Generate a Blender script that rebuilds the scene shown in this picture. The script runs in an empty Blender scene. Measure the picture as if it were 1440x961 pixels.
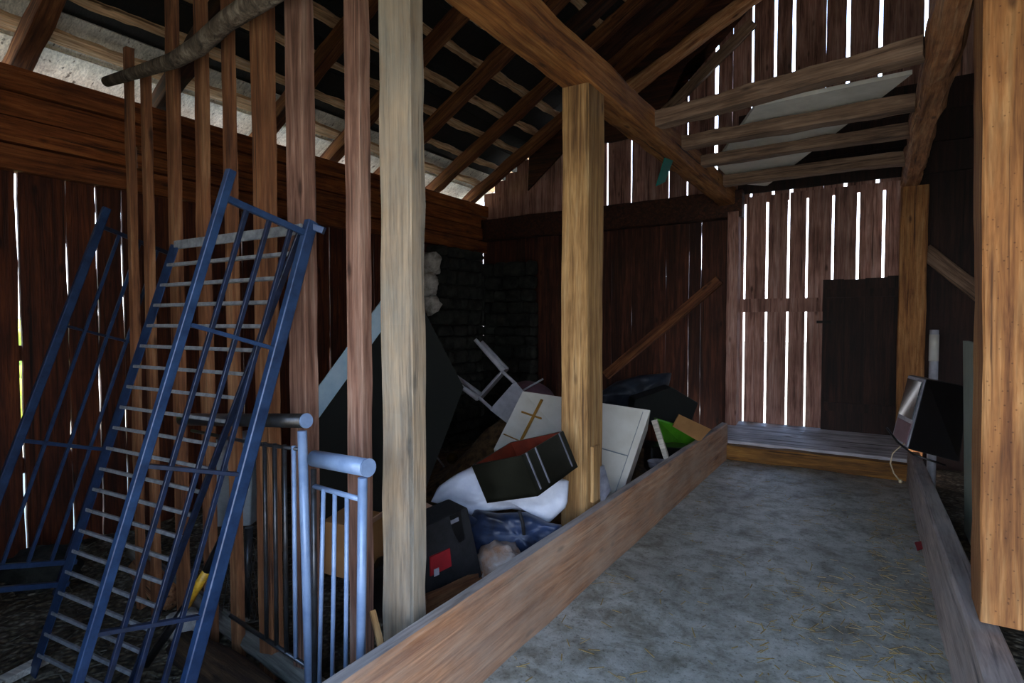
import bpy, bmesh, math, random
from mathutils import Vector, Matrix, noise, Quaternion
random.seed(7)
S = bpy.context.scene
COL = S.collection

# ------------------------------------------------------------------ camera
YAW, PITCH, FPX, EYE = 32.6, 1.93, 800.0, 1.6
cam_d = bpy.data.cameras.new('camera'); cam = bpy.data.objects.new('camera', cam_d); COL.objects.link(cam)
cam_d.sensor_width = 36.0; cam_d.lens = 36.0 * FPX / 1440.0; cam_d.clip_start = 0.05; cam_d.clip_end = 300
cam.location = (0, 0, EYE)
cam.rotation_euler = (math.radians(90 - PITCH), 0, math.radians(YAW))
S.camera = cam
CM = Matrix.Translation(cam.location) @ cam.rotation_euler.to_matrix().to_4x4()
O0 = Vector(cam.location)

def ray(u, v):
    return (CM.to_3x3() @ Vector(((u - 720) / FPX, -(v - 480.5) / FPX, -1)))
def P(u, v, X=None, Y=None, Z=None, d=None):
    """a point of the place measured from the photograph, on a known plane of the building or at a known depth"""
    r = ray(u, v)
    if X is not None: t = (X - O0.x) / r.x
    elif Y is not None: t = (Y - O0.y) / r.y
    elif Z is not None: t = (Z - O0.z) / r.z
    else: t = d
    return O0 + r * t

# ------------------------------------------------------------------ world, sun, exposure
W = bpy.data.worlds.new('sky'); S.world = W; W.use_nodes = True
nt = W.node_tree; nt.nodes.clear()
o_ = nt.nodes.new('ShaderNodeOutputWorld'); b_ = nt.nodes.new('ShaderNodeBackground')
tc = nt.nodes.new('ShaderNodeTexCoord'); sx = nt.nodes.new('ShaderNodeSeparateXYZ')
cr = nt.nodes.new('ShaderNodeValToRGB')
cr.color_ramp.elements[0].position = 0.0; cr.color_ramp.elements[0].color = (0.90, 0.92, 0.97, 1)
cr.color_ramp.elements[1].position = 0.55; cr.color_ramp.elements[1].color = (0.34, 0.58, 1.0, 1)
nt.links.new(tc.outputs['Generated'], sx.inputs[0]); nt.links.new(sx.outputs['Z'], cr.inputs[0])
nt.links.new(cr.outputs[0], b_.inputs[0]); b_.inputs[1].default_value = 5.0
nt.links.new(b_.outputs[0], o_.inputs[0])
sd = bpy.data.lights.new('sun', 'SUN'); sun = bpy.data.objects.new('sun', sd); COL.objects.link(sun)
sd.energy = 14.0; sd.angle = 0.01; sd.color = (1.0, 0.9, 0.72)
sun.rotation_euler = Vector((-0.62, 0.12, -0.78)).to_track_quat('-Z', 'Y').to_euler()
S.view_settings.view_transform = 'Standard'; S.view_settings.look = 'None'
S.view_settings.gamma = 1.0; S.view_settings.use_curve_mapping = False
S.view_settings.exposure = 0.82

# ------------------------------------------------------------------ materials
def rgb(h, k=1.0):
    c = [int(h[i:i + 2], 16) / 255 for i in (0, 2, 4)]
    return tuple(((x / 12.92) if x < 0.04045 else ((x + 0.055) / 1.055) ** 2.4) * k for x in c) + (1,)
class N:
    def __init__(s, name):
        s.m = bpy.data.materials.new(name); s.m.use_nodes = True; s.t = s.m.node_tree
        s.bs = s.t.nodes['Principled BSDF']
    def n(s, kind, **kw):
        x = s.t.nodes.new('ShaderNode' + kind)
        for k, v in kw.items():
            if hasattr(x, k): setattr(x, k, v)
            else: x.inputs[k.replace('_', ' ')].default_value = v
        return x
    def l(s, a, b): s.t.links.new(a, b)
    def ramp(s, src, stops):
        r = s.n('ValToRGB'); e = r.color_ramp.elements
        while len(e) < len(stops): e.new(0.5)
        for i, (p, c) in enumerate(stops): e[i].position = p; e[i].color = c
        s.l(src, r.inputs[0]); return r.outputs[0]
    def mix(s, a, b, f, mode='MIX'):
        m = s.n('Mix'); m.data_type = 'RGBA'; m.blend_type = mode
        for v, i in ((f, 0), (a, 6), (b, 7)):
            if hasattr(v, 'is_linked') or hasattr(v, 'links'): s.l(v, m.inputs[i])
            else: m.inputs[i].default_value = v
        return m.outputs[2]
    def bump(s, h, strength=0.4, dist=0.01):
        b = s.n('Bump'); b.inputs['Strength'].default_value = strength; b.inputs['Distance'].default_value = dist
        s.l(h, b.inputs['Height']); s.l(b.outputs[0], s.bs.inputs['Normal'])

def wood(name, dark, mid, light, axis='Z', rough=0.8, knots=True, island=0.0, worm=0.0, dust=None, bump=0.5):
    """sawn or hewn timber, grain along the given local axis"""
    q = N(name); tc = q.n('TexCoord'); mp = q.n('Mapping')
    sc = {'Z': (1, 1, 0.06), 'Y': (1, 0.06, 1), 'X': (0.06, 1, 1)}[axis]
    mp.inputs['Scale'].default_value = sc
    q.l(tc.outputs['Object'], mp.inputs[0])
    vec = mp.outputs[0]
    geo = q.n('NewGeometry')
    oi = q.n('ObjectInfo')
    add = q.n('VectorMath', operation='ADD'); q.l(vec, add.inputs[0])
    rs = q.n('Math', operation='ADD'); q.l(geo.outputs['Random Per Island'], rs.inputs[0]); q.l(oi.outputs['Random'], rs.inputs[1])
    ml = q.n('Math', operation='MULTIPLY'); q.l(rs.outputs[0], ml.inputs[0]); ml.inputs[1].default_value = 23.0
    q.l(ml.outputs[0], add.inputs[1]); vec = add.outputs[0]
    g = q.n('TexNoise'); g.inputs['Scale'].default_value = 22; g.inputs['Detail'].default_value = 6; g.inputs['Roughness'].default_value = 0.65; g.inputs['Distortion'].default_value = 0.6
    q.l(vec, g.inputs[0])
    f = q.n('TexNoise'); f.inputs['Scale'].default_value = 90; f.inputs['Detail'].default_value = 3; q.l(vec, f.inputs[0])
    big = q.n('TexNoise'); big.inputs['Scale'].default_value = 2.2; big.inputs['Detail'].default_value = 4; q.l(tc.outputs['Object'], big.inputs[0])
    c = q.ramp(g.outputs[0], [(0.3, dark), (0.5, mid), (0.72, light)])
    fine = q.ramp(f.outputs[0], [(0.35, (0.55, 0.55, 0.55, 1)), (0.6, (1, 1, 1, 1))])
    c = q.mix(c, fine, 0.7, 'MULTIPLY')
    bg = q.ramp(big.outputs[0], [(0.3, (0.55, 0.5, 0.46, 1)), (0.65, (1.1, 1.1, 1.1, 1))])
    c = q.mix(c, bg, 0.8, 'MULTIPLY')
    if knots:
        v = q.n('TexVoronoi'); v.inputs['Scale'].default_value = 2.6
        mp2 = q.n('Mapping'); mp2.inputs['Scale'].default_value = {'Z': (2.4, 2.4, 0.9), 'Y': (2.4, 0.9, 2.4), 'X': (0.9, 2.4, 2.4)}[axis]
        q.l(tc.outputs['Object'], mp2.inputs[0])
        ad = q.n('VectorMath', operation='ADD'); q.l(mp2.outputs[0], ad.inputs[0]); q.l(ml.outputs[0], ad.inputs[1]); q.l(ad.outputs[0], v.inputs[0])
        k = q.ramp(v.outputs['Distance'], [(0.05, (0.12, 0.07, 0.04, 1)), (0.13, (1, 1, 1, 1))])
        c = q.mix(c, k, 0.75, 'MULTIPLY')
    mp3 = q.n('Mapping'); mp3.inputs['Scale'].default_value = {'Z': (1, 1, 0.018), 'Y': (1, 0.018, 1), 'X': (0.018, 1, 1)}[axis]
    q.l(tc.outputs['Object'], mp3.inputs[0]); ad3 = q.n('VectorMath', operation='ADD'); q.l(mp3.outputs[0], ad3.inputs[0]); q.l(ml.outputs[0], ad3.inputs[1])
    cn = q.n('TexNoise'); cn.inputs['Scale'].default_value = 30; cn.inputs['Detail'].default_value = 4; cn.inputs['Distortion'].default_value = 0.3; q.l(ad3.outputs[0], cn.inputs[0])
    ck = q.ramp(cn.outputs[0], [(0.30, (0.10, 0.07, 0.05, 1)), (0.37, (1, 1, 1, 1))])
    c = q.mix(c, ck, 0.85, 'MULTIPLY')
    if worm:
        v2 = q.n('TexVoronoi'); v2.inputs['Scale'].default_value = 38; q.l(tc.outputs['Object'], v2.inputs[0])
        k2 = q.ramp(v2.outputs['Distance'], [(0.1, (0.05, 0.03, 0.02, 1)), (0.17, (1, 1, 1, 1))])
        c = q.mix(c, k2, worm, 'MULTIPLY')
    if island:
        r = q.ramp(geo.outputs['Random Per Island'], [(0, (1 - island,) * 3 + (1,)), (1, (1 + island,) * 3 + (1,))])
        c = q.mix(c, r, 1.0, 'MULTIPLY')
    if dust is not None:
        dn = q.n('TexNoise'); dn.inputs['Scale'].default_value = 3.5; dn.inputs['Detail'].default_value = 7; dn.inputs['Roughness'].default_value = 0.7
        mpd = q.n('Mapping'); mpd.inputs['Scale'].default_value = {'Z': (1, 1, .35), 'Y': (1, .35, 1), 'X': (.35, 1, 1)}[axis]
        q.l(tc.outputs['Object'], mpd.inputs[0]); q.l(mpd.outputs[0], dn.inputs[0])
        df = q.ramp(dn.outputs[0], [(0.36, (0.05, 0.05, 0.05, 1)), (0.72, (0.85, 0.85, 0.85, 1))])
        c = q.mix(c, dust, df)
    q.l(c, q.bs.inputs['Base Color']); q.bs.inputs['Roughness'].default_value = rough
    hs = q.n('Math', operation='ADD'); q.l(g.outputs[0], hs.inputs[0]); q.l(f.outputs[0], hs.inputs[1])
    q.bump(hs.outputs[0], bump, 0.006)
    return q.m

def plain(name, c, rough=0.6, metal=0.0, c2=None, scale=8, bump=0.0, spec=None, trans=0.0):
    q = N(name); tc = q.n('TexCoord'); ns = q.n('TexNoise')
    ns.inputs['Scale'].default_value = scale; ns.inputs['Detail'].default_value = 6; ns.inputs['Roughness'].default_value = 0.65
    q.l(tc.outputs['Object'], ns.inputs[0])
    c2 = c2 or tuple(x * 0.72 for x in c[:3]) + (1,)
    q.l(q.ramp(ns.outputs[0], [(0.35, c2), (0.62, c)]), q.bs.inputs['Base Color'])
    q.bs.inputs['Roughness'].default_value = rough; q.bs.inputs['Metallic'].default_value = metal
    if trans: q.bs.inputs['Transmission Weight'].default_value = trans
    if bump: q.bump(ns.outputs[0], bump, 0.02)
    return q.m

M = {}
M['post_yellow'] = wood('post_yellow', rgb('7a5630'), rgb('bd915a'), rgb('d9b682'))
M['post_orange'] = wood('post_orange', rgb('6e3f1e'), rgb('b47a44'), rgb('d3a168'), worm=0.5)
M['post_grey'] = wood('post_grey', rgb('6a5440'), rgb('b09474'), rgb('ccb08c'), dust=rgb('98968a'))
M['stud'] = wood('stud', rgb('55301c'), rgb('96613c'), rgb('b98a60'))
M['stud_pale'] = wood('stud_pale', rgb('5c3a2c'), rgb('9c7360'), rgb('bb9a86'))
M['hewn'] = wood('hewn', rgb('7a4526'), rgb('cb8a5a'), rgb('f0c090'), worm=0.4, bump=0.9)
M['beam'] = wood('beam', rgb('5f3314'), rgb('b07036'), rgb('d39a58'))
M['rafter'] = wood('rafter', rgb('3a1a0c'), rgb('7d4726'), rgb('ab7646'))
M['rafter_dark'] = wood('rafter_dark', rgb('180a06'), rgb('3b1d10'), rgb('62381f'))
M['joist'] = wood('joist', rgb('46342a'), rgb('8c6e58'), rgb('b0957e'))
M['batten'] = wood('batten', rgb('9a6a44'), rgb('ecc090'), rgb('fce6c4'), axis='Y')  # pale wood; light on the batten edges is put into the colour
M['eave'] = wood('eave', rgb('b8aea0'), rgb('e6dfd0'), rgb('f4eee2'), axis='X', island=0.12, bump=0.1, knots=False)  # pale wood; on the eave, outdoor light is put into the colour
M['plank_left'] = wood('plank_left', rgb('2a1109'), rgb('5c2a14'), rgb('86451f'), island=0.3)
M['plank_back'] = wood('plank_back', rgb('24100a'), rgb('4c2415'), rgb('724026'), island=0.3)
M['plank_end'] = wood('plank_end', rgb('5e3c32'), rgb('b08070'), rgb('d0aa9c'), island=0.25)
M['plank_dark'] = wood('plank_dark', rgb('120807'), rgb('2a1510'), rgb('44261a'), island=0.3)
M['logwall'] = wood('logwall', rgb('4c1f0e'), rgb('98501f'), rgb('c4783e'), axis='Y', island=0.25, worm=0.4)
M['plate_dark'] = wood('plate_dark', rgb('1e0c08'), rgb('43200f'), rgb('67371c'), axis='X')
M['kerb'] = wood('kerb', rgb('8a5030'), rgb('d09468'), rgb('e8bc98'), axis='Z', dust=rgb('bda48e'))
M['kerb_grey'] = wood('kerb_grey', rgb('857468'), rgb('c0b0a4'), rgb('d8cabc'), axis='Z', dust=rgb('b4b0b0'))
M['sill_grey'] = wood('sill_grey', rgb('6c6a6c'), rgb('c8c6cc'), rgb('f0eef4'), axis='Z')
M['sill_yellow'] = wood('sill_yellow', rgb('4f2f0e'), rgb('8a5c1f'), rgb('ab7d38'), axis='Z')
M['door'] = wood('door', rgb('120a08'), rgb('2b1811'), rgb('47281a'), island=0.2)
M['shingle'] = wood('shingle', rgb('090606'), rgb('14100e'), rgb('241a16'), axis='X', knots=False)
M['bark'] = wood('bark', rgb('2c2620'), rgb('6a5c4c'), rgb('a39684'), bump=1.2)
M['darkbark'] = wood('darkbark', rgb('241812'), rgb('4e3826'), rgb('79603f'), bump=1.2)
M['silver_log'] = wood('silver_log', rgb('4c4a42'), rgb('85837a'), rgb('adaba0'), bump=0.8, rough=0.6)
M['blue'] = plain('blue_paint', rgb('2b4468'), 0.38, 0.15, rgb('1a2c4a'), 14)
M['blue_dark'] = plain('dark_paint', rgb('1e2c48'), 0.42, 0.2, rgb('141b2a'), 14)
M['rung'] = plain('bare_steel', rgb('a2a6aa'), 0.5, 0.25, rgb('72767a'), 20)
M['rail'] = plain('rail_paint_lit', rgb('8fa6c8'), 0.35, 0.1, rgb('7890b4'), 10)  # railing steel with blue daylight put into its colour
M['rail_dark'] = plain('shaded_rail_and_leg', rgb('4e5258'), 0.35, 0.7, rgb('3a3734'), 10)  # same railing steel coloured as shaded; also the appliance leg
M['black'] = plain('black_plastic', rgb('121214'), 0.3, 0, rgb('0a0a0b'))
M['blacksoft'] = plain('black_fabric', rgb('1c1c20'), 0.8, 0, rgb('101013'), 20, 0.3)
M['chest'] = plain('dark_lacquer', rgb('24241d'), 0.28, 0, rgb('15150f'), 5)
M['chest_in'] = plain('red_lining', rgb('7a2e18'), 0.6, 0, rgb('50180c'), 5)
M['silver'] = plain('silver', rgb('a8aab8'), 0.35, 0.5, rgb('7c7e88'))
M['white'] = plain('white_plastic', rgb('c6c8d0'), 0.4, 0, rgb('a8aab4'))
M['cloth'] = plain('white_cloth', rgb('d3d8e4'), 0.85, 0, rgb('b9bfd0'), 5, 0.3)
M['cream'] = plain('cream_laminate', rgb('d8d6ce'), 0.45, 0, rgb('c4c0b4'), 2)
M['navy'] = plain('navy_fabric', rgb('2a3b5c'), 0.5, 0, rgb('0f1524'), 4, 0.5)
M['green'] = plain('green_plastic', rgb('4f9a1c'), 0.5, 0, rgb('3b7a16'), 4)
M['card'] = plain('cardboard', rgb('a47848'), 0.8, 0, rgb('8a623a'), 3)
M['cardpale'] = plain('pale_cardboard', rgb('c9a28c'), 0.8, 0, rgb('b08a70'), 3)
M['tape'] = plain('brown_tape', rgb('a4772f'), 0.4)
M['darkgreen'] = plain('dark_green_panel', rgb('0b120f'), 0.6, 0, rgb('060908'), 3)
M['paleblue'] = plain('pale_blue_edge', rgb('c8e2f2'), 0.25, 0.0, rgb('a8cce4'), 6)  # pale edge; the light it catches is put into the colour
M['tarp'] = plain('dark_tarp', rgb('2b3440'), 0.55, 0, rgb('161b26'), 5, 0.4)
M['lilac'] = plain('lilac_plastic', rgb('8a6470'), 0.5)
M['red'] = plain('red_print', rgb('a02028'), 0.6)
M['yellow'] = plain('yellow_tape', rgb('c79b26'), 0.5, 0, rgb('8d6a14'), 30)
M['panelgreen'] = plain('pale_green_panel', rgb('9fb2a4'), 0.5, 0, rgb('8a9c90'), 3)
M['yellowedge'] = plain('yellow_edge', rgb('9a8c34'), 0.6)
M['foam'] = plain('insulation_board', rgb('f6f2e8'), 0.8, 0, rgb('e0dcd0'), 4)
M['glass'] = plain('screen_glass', rgb('1b2a26'), 0.08, 0, rgb('0e1614'))
M['cord'] = plain('beige_cord', rgb('c9b694'), 0.6)
M['teal'] = plain('teal_foil', rgb('1f8a80'), 0.4)
M['greymetal'] = plain('grey_metal', rgb('94a0a8'), 0.45, 0.1, rgb('70797f'), 4)
M['mesh'] = plain('mesh_wire', rgb('4a4744'), 0.5, 0.5)
M['iron'] = plain('iron', rgb('221c18'), 0.6, 0.6)
M['stone'] = plain('field_stone', rgb('33352f'), 0.95, 0, rgb('121310'), 9, 0.8)
M['stone_pale_and_sunlit'] = plain('pale_and_sunlit_stone', rgb('d2cdc4'), 0.9, 0, rgb('8e877c'), 9, 0.8)  # pale field stone; on the corner stones the colour holds sunlight
M['straw'] = plain('straw', rgb('b39a5e'), 0.8, 0, rgb('7c6538'), 20)
M['chips'] = plain('dry_chips', rgb('8d8878'), 0.8, 0, rgb('4c4436'), 20)
M['hay'] = plain('old_hay', rgb('7c6240'), 0.95, 0, rgb('33251a'), 12, 1.0)
M['brass'] = plain('tarnished_brass', rgb('6b5520'), 0.35, 0.8, rgb('3a2f12'), 6)
M['leaf'] = plain('sunlit_leaves', rgb('b0c04a'), 0.7, 0, rgb('6d8a24'), 3)
M['grass'] = plain('sunlit_grass', rgb('a39c8c'), 0.9, 0, rgb('8d8672'), 1.5)
M['clearbag'] = plain('clear_plastic', rgb('a89c94'), 0.3, 0, rgb('8d6244'), 9, 0.8)

def concrete():
    q = N('trodden_concrete'); tc = q.n('TexCoord')
    def nz(s, d=8, r=0.65, dist=0.0):
        x = q.n('TexNoise'); x.inputs['Scale'].default_value = s; x.inputs['Detail'].default_value = d
        x.inputs['Roughness'].default_value = r; x.inputs['Distortion'].default_value = dist
        q.l(tc.outputs['Object'], x.inputs[0]); return x.outputs[0]
    a, b, c3, dd = nz(1.3), nz(7, 8, 0.75), nz(48, 4), nz(3.2, 9, 0.75, 0.8)
    c = q.ramp(a, [(0.3, rgb('98978c')), (0.55, rgb('b8b9b0')), (0.75, rgb('cccbc4'))])
    c = q.mix(c, q.ramp(b, [(0.34, rgb('a09880')), (0.55, rgb('ffffff'))]), 0.75, 'MULTIPLY')
    c = q.mix(c, q.ramp(dd, [(0.34, rgb('8a7f66')), (0.52, rgb('ffffff'))]), 0.7, 'MULTIPLY')
    c = q.mix(c, q.ramp(c3, [(0.33, rgb('5c5548')), (0.45, rgb('ffffff'))]), 0.6, 'MULTIPLY')
    q.l(c, q.bs.inputs['Base Color'])
    q.l(q.ramp(b, [(0.3, (0.6,) * 3 + (1,)), (0.7, (0.34,) * 3 + (1,))]), q.bs.inputs['Roughness'])
    q.bump(b, 0.35, 0.02); return q.m
M['floor'] = concrete()
def dirt():
    q = N('dirt'); tc = q.n('TexCoord')
    x = q.n('TexNoise'); x.inputs['Scale'].default_value = 6; x.inputs['Detail'].default_value = 10; x.inputs['Roughness'].default_value = 0.75
    y = q.n('TexVoronoi'); y.inputs['Scale'].default_value = 26
    q.l(tc.outputs['Object'], x.inputs[0]); q.l(tc.outputs['Object'], y.inputs[0])
    c = q.ramp(x.outputs[0], [(0.35, rgb('352d22')), (0.52, rgb('85785e')), (0.68, rgb('c4bfae'))])
    c = q.mix(c, q.ramp(y.outputs['Distance'], [(0.1, rgb('ffffff')), (0.5, rgb('6a5f50'))]), 0.8, 'MULTIPLY')
    q.l(c, q.bs.inputs['Base Color']); q.bs.inputs['Roughness'].default_value = 0.95
    q.bump(y.outputs['Distance'], 0.8, 0.03); return q.m
M['dirt'] = dirt()

# ------------------------------------------------------------------ mesh helpers
def obj(name, bm, mat, parent=None, mw=None, smooth=False):
    me = bpy.data.meshes.new(name); bmesh.ops.recalc_face_normals(bm, faces=bm.faces[:]); bm.to_mesh(me); bm.free()
    for m in (mat if isinstance(mat, (list, tuple)) else [mat]): me.materials.append(M[m] if isinstance(m, str) else m)
    if smooth:
        for p in me.polygons: p.use_smooth = True
    o = bpy.data.objects.new(name, me); COL.objects.link(o)
    if mw is not None: o.matrix_world = mw
    if parent is not None:
        o.parent = parent
        o.matrix_parent_inverse = parent_world(parent).inverted()
    return o
def parent_world(p):
    # world matrix from our own bookkeeping (no depsgraph update is needed)
    m = p.matrix_basis.copy()
    if p.parent: m = parent_world(p.parent) @ p.matrix_parent_inverse @ m
    return m
def tag(o, label=None, cat=None, group=None, kind=None):
    if label: o['label'] = label
    if cat: o['category'] = cat
    if group: o['group'] = group
    if kind: o['kind'] = kind
    return o
def thing(name, label, cat, loc=(0, 0, 0), group=None):
    o = bpy.data.objects.new(name, None); COL.objects.link(o); o.location = loc; o.empty_display_size = 0.1
    return tag(o, label, cat, group)
def struct(o): o['kind'] = 'structure'; return o

def add_box(bm, lo, hi, seg=1, jit=0.0, axis=2, seed=0.0, mi=0):
    """box, divided along an axis, long edges wandering by jit"""
    lo = Vector(lo); hi = Vector(hi); ax = axis; a, b = [i for i in (0, 1, 2) if i != ax]
    rings = []
    for k in range(seg + 1):
        t = k / seg; z = lo[ax] + (hi[ax] - lo[ax]) * t; r = []
        for (p, q) in ((0, 0), (1, 0), (1, 1), (0, 1)):
            c = [0, 0, 0]; c[ax] = z; c[a] = (lo, hi)[p][a]; c[b] = (lo, hi)[q][b]
            if jit:
                nn = noise.noise(Vector((seed + p * 7.3, z * 2.3, 1.7))) + 0.6 * noise.noise(Vector((seed + p * 3.1, z * 9.0, 5.7)))
                c[a] += nn * jit
            r.append(bm.verts.new(c))
        rings.append(r)
    fs = []
    for k in range(seg):
        for i in range(4):
            j = (i + 1) % 4; fs.append(bm.faces.new((rings[k][i], rings[k][j], rings[k + 1][j], rings[k + 1][i])))
    fs.append(bm.faces.new(rings[0][::-1])); fs.append(bm.faces.new(rings[-1]))
    for f in fs: f.material_index = mi

def frame_from(p0, p1, up=None):
    p0 = Vector(p0); p1 = Vector(p1); z = (p1 - p0).normalized()
    up = Vector(up) if up is not None else (Vector((0, 1, 0)) if abs(z.z) > 0.9 else Vector((0, 0, 1)))
    x = up.cross(z).normalized(); y = z.cross(x).normalized()   # y = the 'up' side
    m = Matrix((x, y, z)).transposed().to_4x4(); m.translation = p0
    return m
def beam(name, p0, p1, w, h, mat, up=None, rough=0.004, seg=None, chamfer=0.12, parent=None, n=None, taper=1.0, bend=0.0, smooth=False, origin_shift=None):
    """timber from p0 to p1; section w across, h along 'up'; n = sides of a round log"""
    p0 = Vector(p0); p1 = Vector(p1); L = (p1 - p0).length
    mw = frame_from(p0, p1, up); bm = bmesh.new(); seg = seg or max(2, int(L / 0.12))
    if n: sec = [(0.5 * math.cos(2 * math.pi * i / n), 0.5 * math.sin(2 * math.pi * i / n)) for i in range(n)]
    else:
        c = 0.5 - chamfer * min(1, 0.35 + 0 * w)
        cx = 0.5 - chamfer * 0.35; sec = [(0.5, cx), (cx, 0.5), (-cx, 0.5), (-0.5, cx), (-0.5, -cx), (-cx, -0.5), (cx, -0.5), (0.5, -cx)]
    sd = random.random() * 90; rings = []
    for k in range(seg + 1):
        t = k / seg; s = 1 + (taper - 1) * t; r = []
        bx = bend * math.sin(t * math.pi) + rough * 1.2 * noise.noise(Vector((sd, t * L * 1.1, 0))); by = rough * 1.2 * noise.noise(Vector((sd, t * L * 1.1, 9)))
        for i, (a, b) in enumerate(sec):
            nn = noise.noise(Vector((sd + a * 4, b * 4 + 3, t * L * 3.2))) + 0.5 * noise.noise(Vector((sd + a * 9, b * 9 + 3, t * L * 11)))
            r.append(bm.verts.new((a * w * s + bx + a * 2 * rough * nn, b * h * s + by + b * 2 * rough * nn, t * L)))
        rings.append(r)
    m = len(sec)
    for k in range(seg):
        for i in range(m):
            j = (i + 1) % m; bm.faces.new((rings[k][i], rings[k][j], rings[k + 1][j], rings[k + 1][i]))
    bm.faces.new(rings[0][::-1]); bm.faces.new(rings[-1])
    return obj(name, bm, mat, parent, mw, smooth or bool(n))
def tube_bm(bm, pts, r, n=10, cap=True):
    pts = [Vector(p) for p in pts]; rings = []; prev = None
    for i, p in enumerate(pts):
        a = pts[max(0, i - 1)]; b = pts[min(len(pts) - 1, i + 1)]; z = (b - a).normalized()
        x = (prev - z * prev.dot(z)).normalized() if prev is not None else z.orthogonal().normalized()
        prev = x; y = z.cross(x); rr = r[i] if isinstance(r, (list, tuple)) else r
        rings.append([bm.verts.new(p + (x * math.cos(2 * math.pi * k / n) + y * math.sin(2 * math.pi * k / n)) * rr) for k in range(n)])
    for i in range(len(pts) - 1):
        for k in range(n):
            j = (k + 1) % n; bm.faces.new((rings[i][k], rings[i][j], rings[i + 1][j], rings[i + 1][k]))
    if cap: bm.faces.new(rings[0][::-1]); bm.faces.new(rings[-1])
def tube(name, pts, r, mat, parent=None, n=10):
    bm = bmesh.new(); tube_bm(bm, pts, r, n); o = obj(name, bm, mat, parent)
    for p in o.data.polygons: p.use_smooth = len(p.vertices) == 4
    return o
def bar(name, p0, p1, w, h, mat, parent=None, up=None):
    return beam(name, p0, p1, w, h, mat, up, rough=0.0006, seg=2, chamfer=0.25, parent=parent)
def slab_bm(bm, c, off, div=1, mi=0, bulge=0.0):
    """prism from a quad and an extrusion vector"""
    c = [Vector(x) for x in c]; off = Vector(off)
    a = [bm.verts.new(x) for x in c]; b = [bm.verts.new(x + off) for x in c]
    fs = [bm.faces.new(a), bm.faces.new(b[::-1])] + [bm.faces.new((a[i], b[i], b[(i + 1) % len(c)], a[(i + 1) % len(c)])) for i in range(len(c))]
    for f in fs: f.material_index = mi
    return fs
def slab(name, c, off, mat, parent=None, bevel=0.0, smooth=False):
    bm = bmesh.new(); slab_bm(bm, c, off)
    if bevel: bmesh.ops.bevel(bm, geom=bm.edges[:] , offset=bevel, segments=2, affect='EDGES', profile=0.6)
    return obj(name, bm, mat, parent, smooth=False)
def blob(name, center, size, mat, parent=None, rot=None, sub=4, amp=0.12, freq=2.5, sq=1.0, seed=0.0, flat=None):
    bm = bmesh.new(); bmesh.ops.create_icosphere(bm, subdivisions=sub, radius=1.0)
    for v in bm.verts:
        d = v.co.normalized()
        if sq != 1.0: d = Vector([math.copysign(abs(x) ** sq, x) for x in d])
        k = 1 + amp * noise.noise(d * freq + Vector((seed, seed * 2, 0))) + amp * 0.5 * noise.noise(d * freq * 2.7 + Vector((seed, 0, seed)))
        v.co = Vector((d.x * size[0] * k, d.y * size[1] * k, d.z * size[2] * k))
        if flat is not None and v.co.z < flat: v.co.z = flat
    m = Matrix.Translation(Vector(center)) @ (rot.to_4x4() if rot else Matrix())
    return obj(name, bm, mat, parent, m, True)
RT = Vector((math.cos(math.radians(YAW)), math.sin(math.radians(YAW)), 0)); FW = Vector((-RT.y, RT.x, 0)); UP = Vector((0, 0, 1))

# ------------------------------------------------------------------ the building
XL, YB, XR = -5.56, 7.8, 1.75          # left wall, end wall, right wall
YF = -0.6                              # front line behind the camera, partly closed by added walls
GZ = -0.25                             # dirt level left of the kerb
def roofz(x): return 3.80 + 0.57 * (x - XL)
RIDGE = -0.4; RZ = roofz(RIDGE)

# floor of the passage
bm = bmesh.new(); nx, ny = 16, 60
vs = [[bm.verts.new((-1.47 + (0.36 + 1.47) * i / nx, YF + (7.1 - YF) * j / ny, 0.012 * noise.noise(Vector((i * 0.3, j * 0.25, 0))) )) for j in range(ny + 1)] for i in range(nx + 1)]
for i in range(nx):
    for j in range(ny): bm.faces.new((vs[i][j], vs[i + 1][j], vs[i + 1][j + 1], vs[i][j + 1]))
struct(obj('floor', bm, 'floor', smooth=True))
# dirt floor and the heap of old hay
def heapz(x, y):
    z = 0.55 * math.exp(-((x + 3.4) / 1.2) ** 2 - ((y - 6.2) / 1.3) ** 2) + 0.35 * math.exp(-((x + 2.3) / 0.7) ** 2 - ((y - 5.2) / 1.5) ** 2)
    return z
bm = bmesh.new(); nx, ny = 70, 110
def gz(x, y): return GZ + 0.05 * noise.noise(Vector((x * 1.7, y * 1.7, 0))) + 0.03 * noise.noise(Vector((x * 6, y * 6, 3)))
vs = [[bm.verts.new((x, y, gz(x, y))) for y in [YF + (YB + 0.1 - YF) * j / ny for j in range(ny + 1)]] for x in [XL - 0.1 + (-1.5 - XL + 0.1) * i / nx for i in range(nx + 1)]]
for i in range(nx):
    for j in range(ny): bm.faces.new((vs[i][j], vs[i + 1][j], vs[i + 1][j + 1], vs[i][j + 1]))
struct(obj('floor_dirt', bm, 'dirt', smooth=True))
bm = bmesh.new(); add_box(bm, (0.42, YF, -0.12), (XR, YB, -0.02)); struct(obj('floor_right', bm, 'dirt'))
# ground outdoors, seen through the gaps
bm = bmesh.new()
for (x0, y0, x1, y1) in ((-60, -60, XL - 0.15, 60), (XL - 0.15, YB + 0.1, 60, 60), (XR + 0.1, -60, 60, YB + 0.1), (XL - 0.15, -60, XR + 0.1, YF)):
    v = [bm.verts.new(p) for p in ((x0, y0, GZ - 0.05), (x1, y0, GZ - 0.05), (x1, y1, GZ - 0.05), (x0, y1, GZ - 0.05))]; bm.faces.new(v)
struct(obj('ground', bm, 'grass'))

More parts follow.
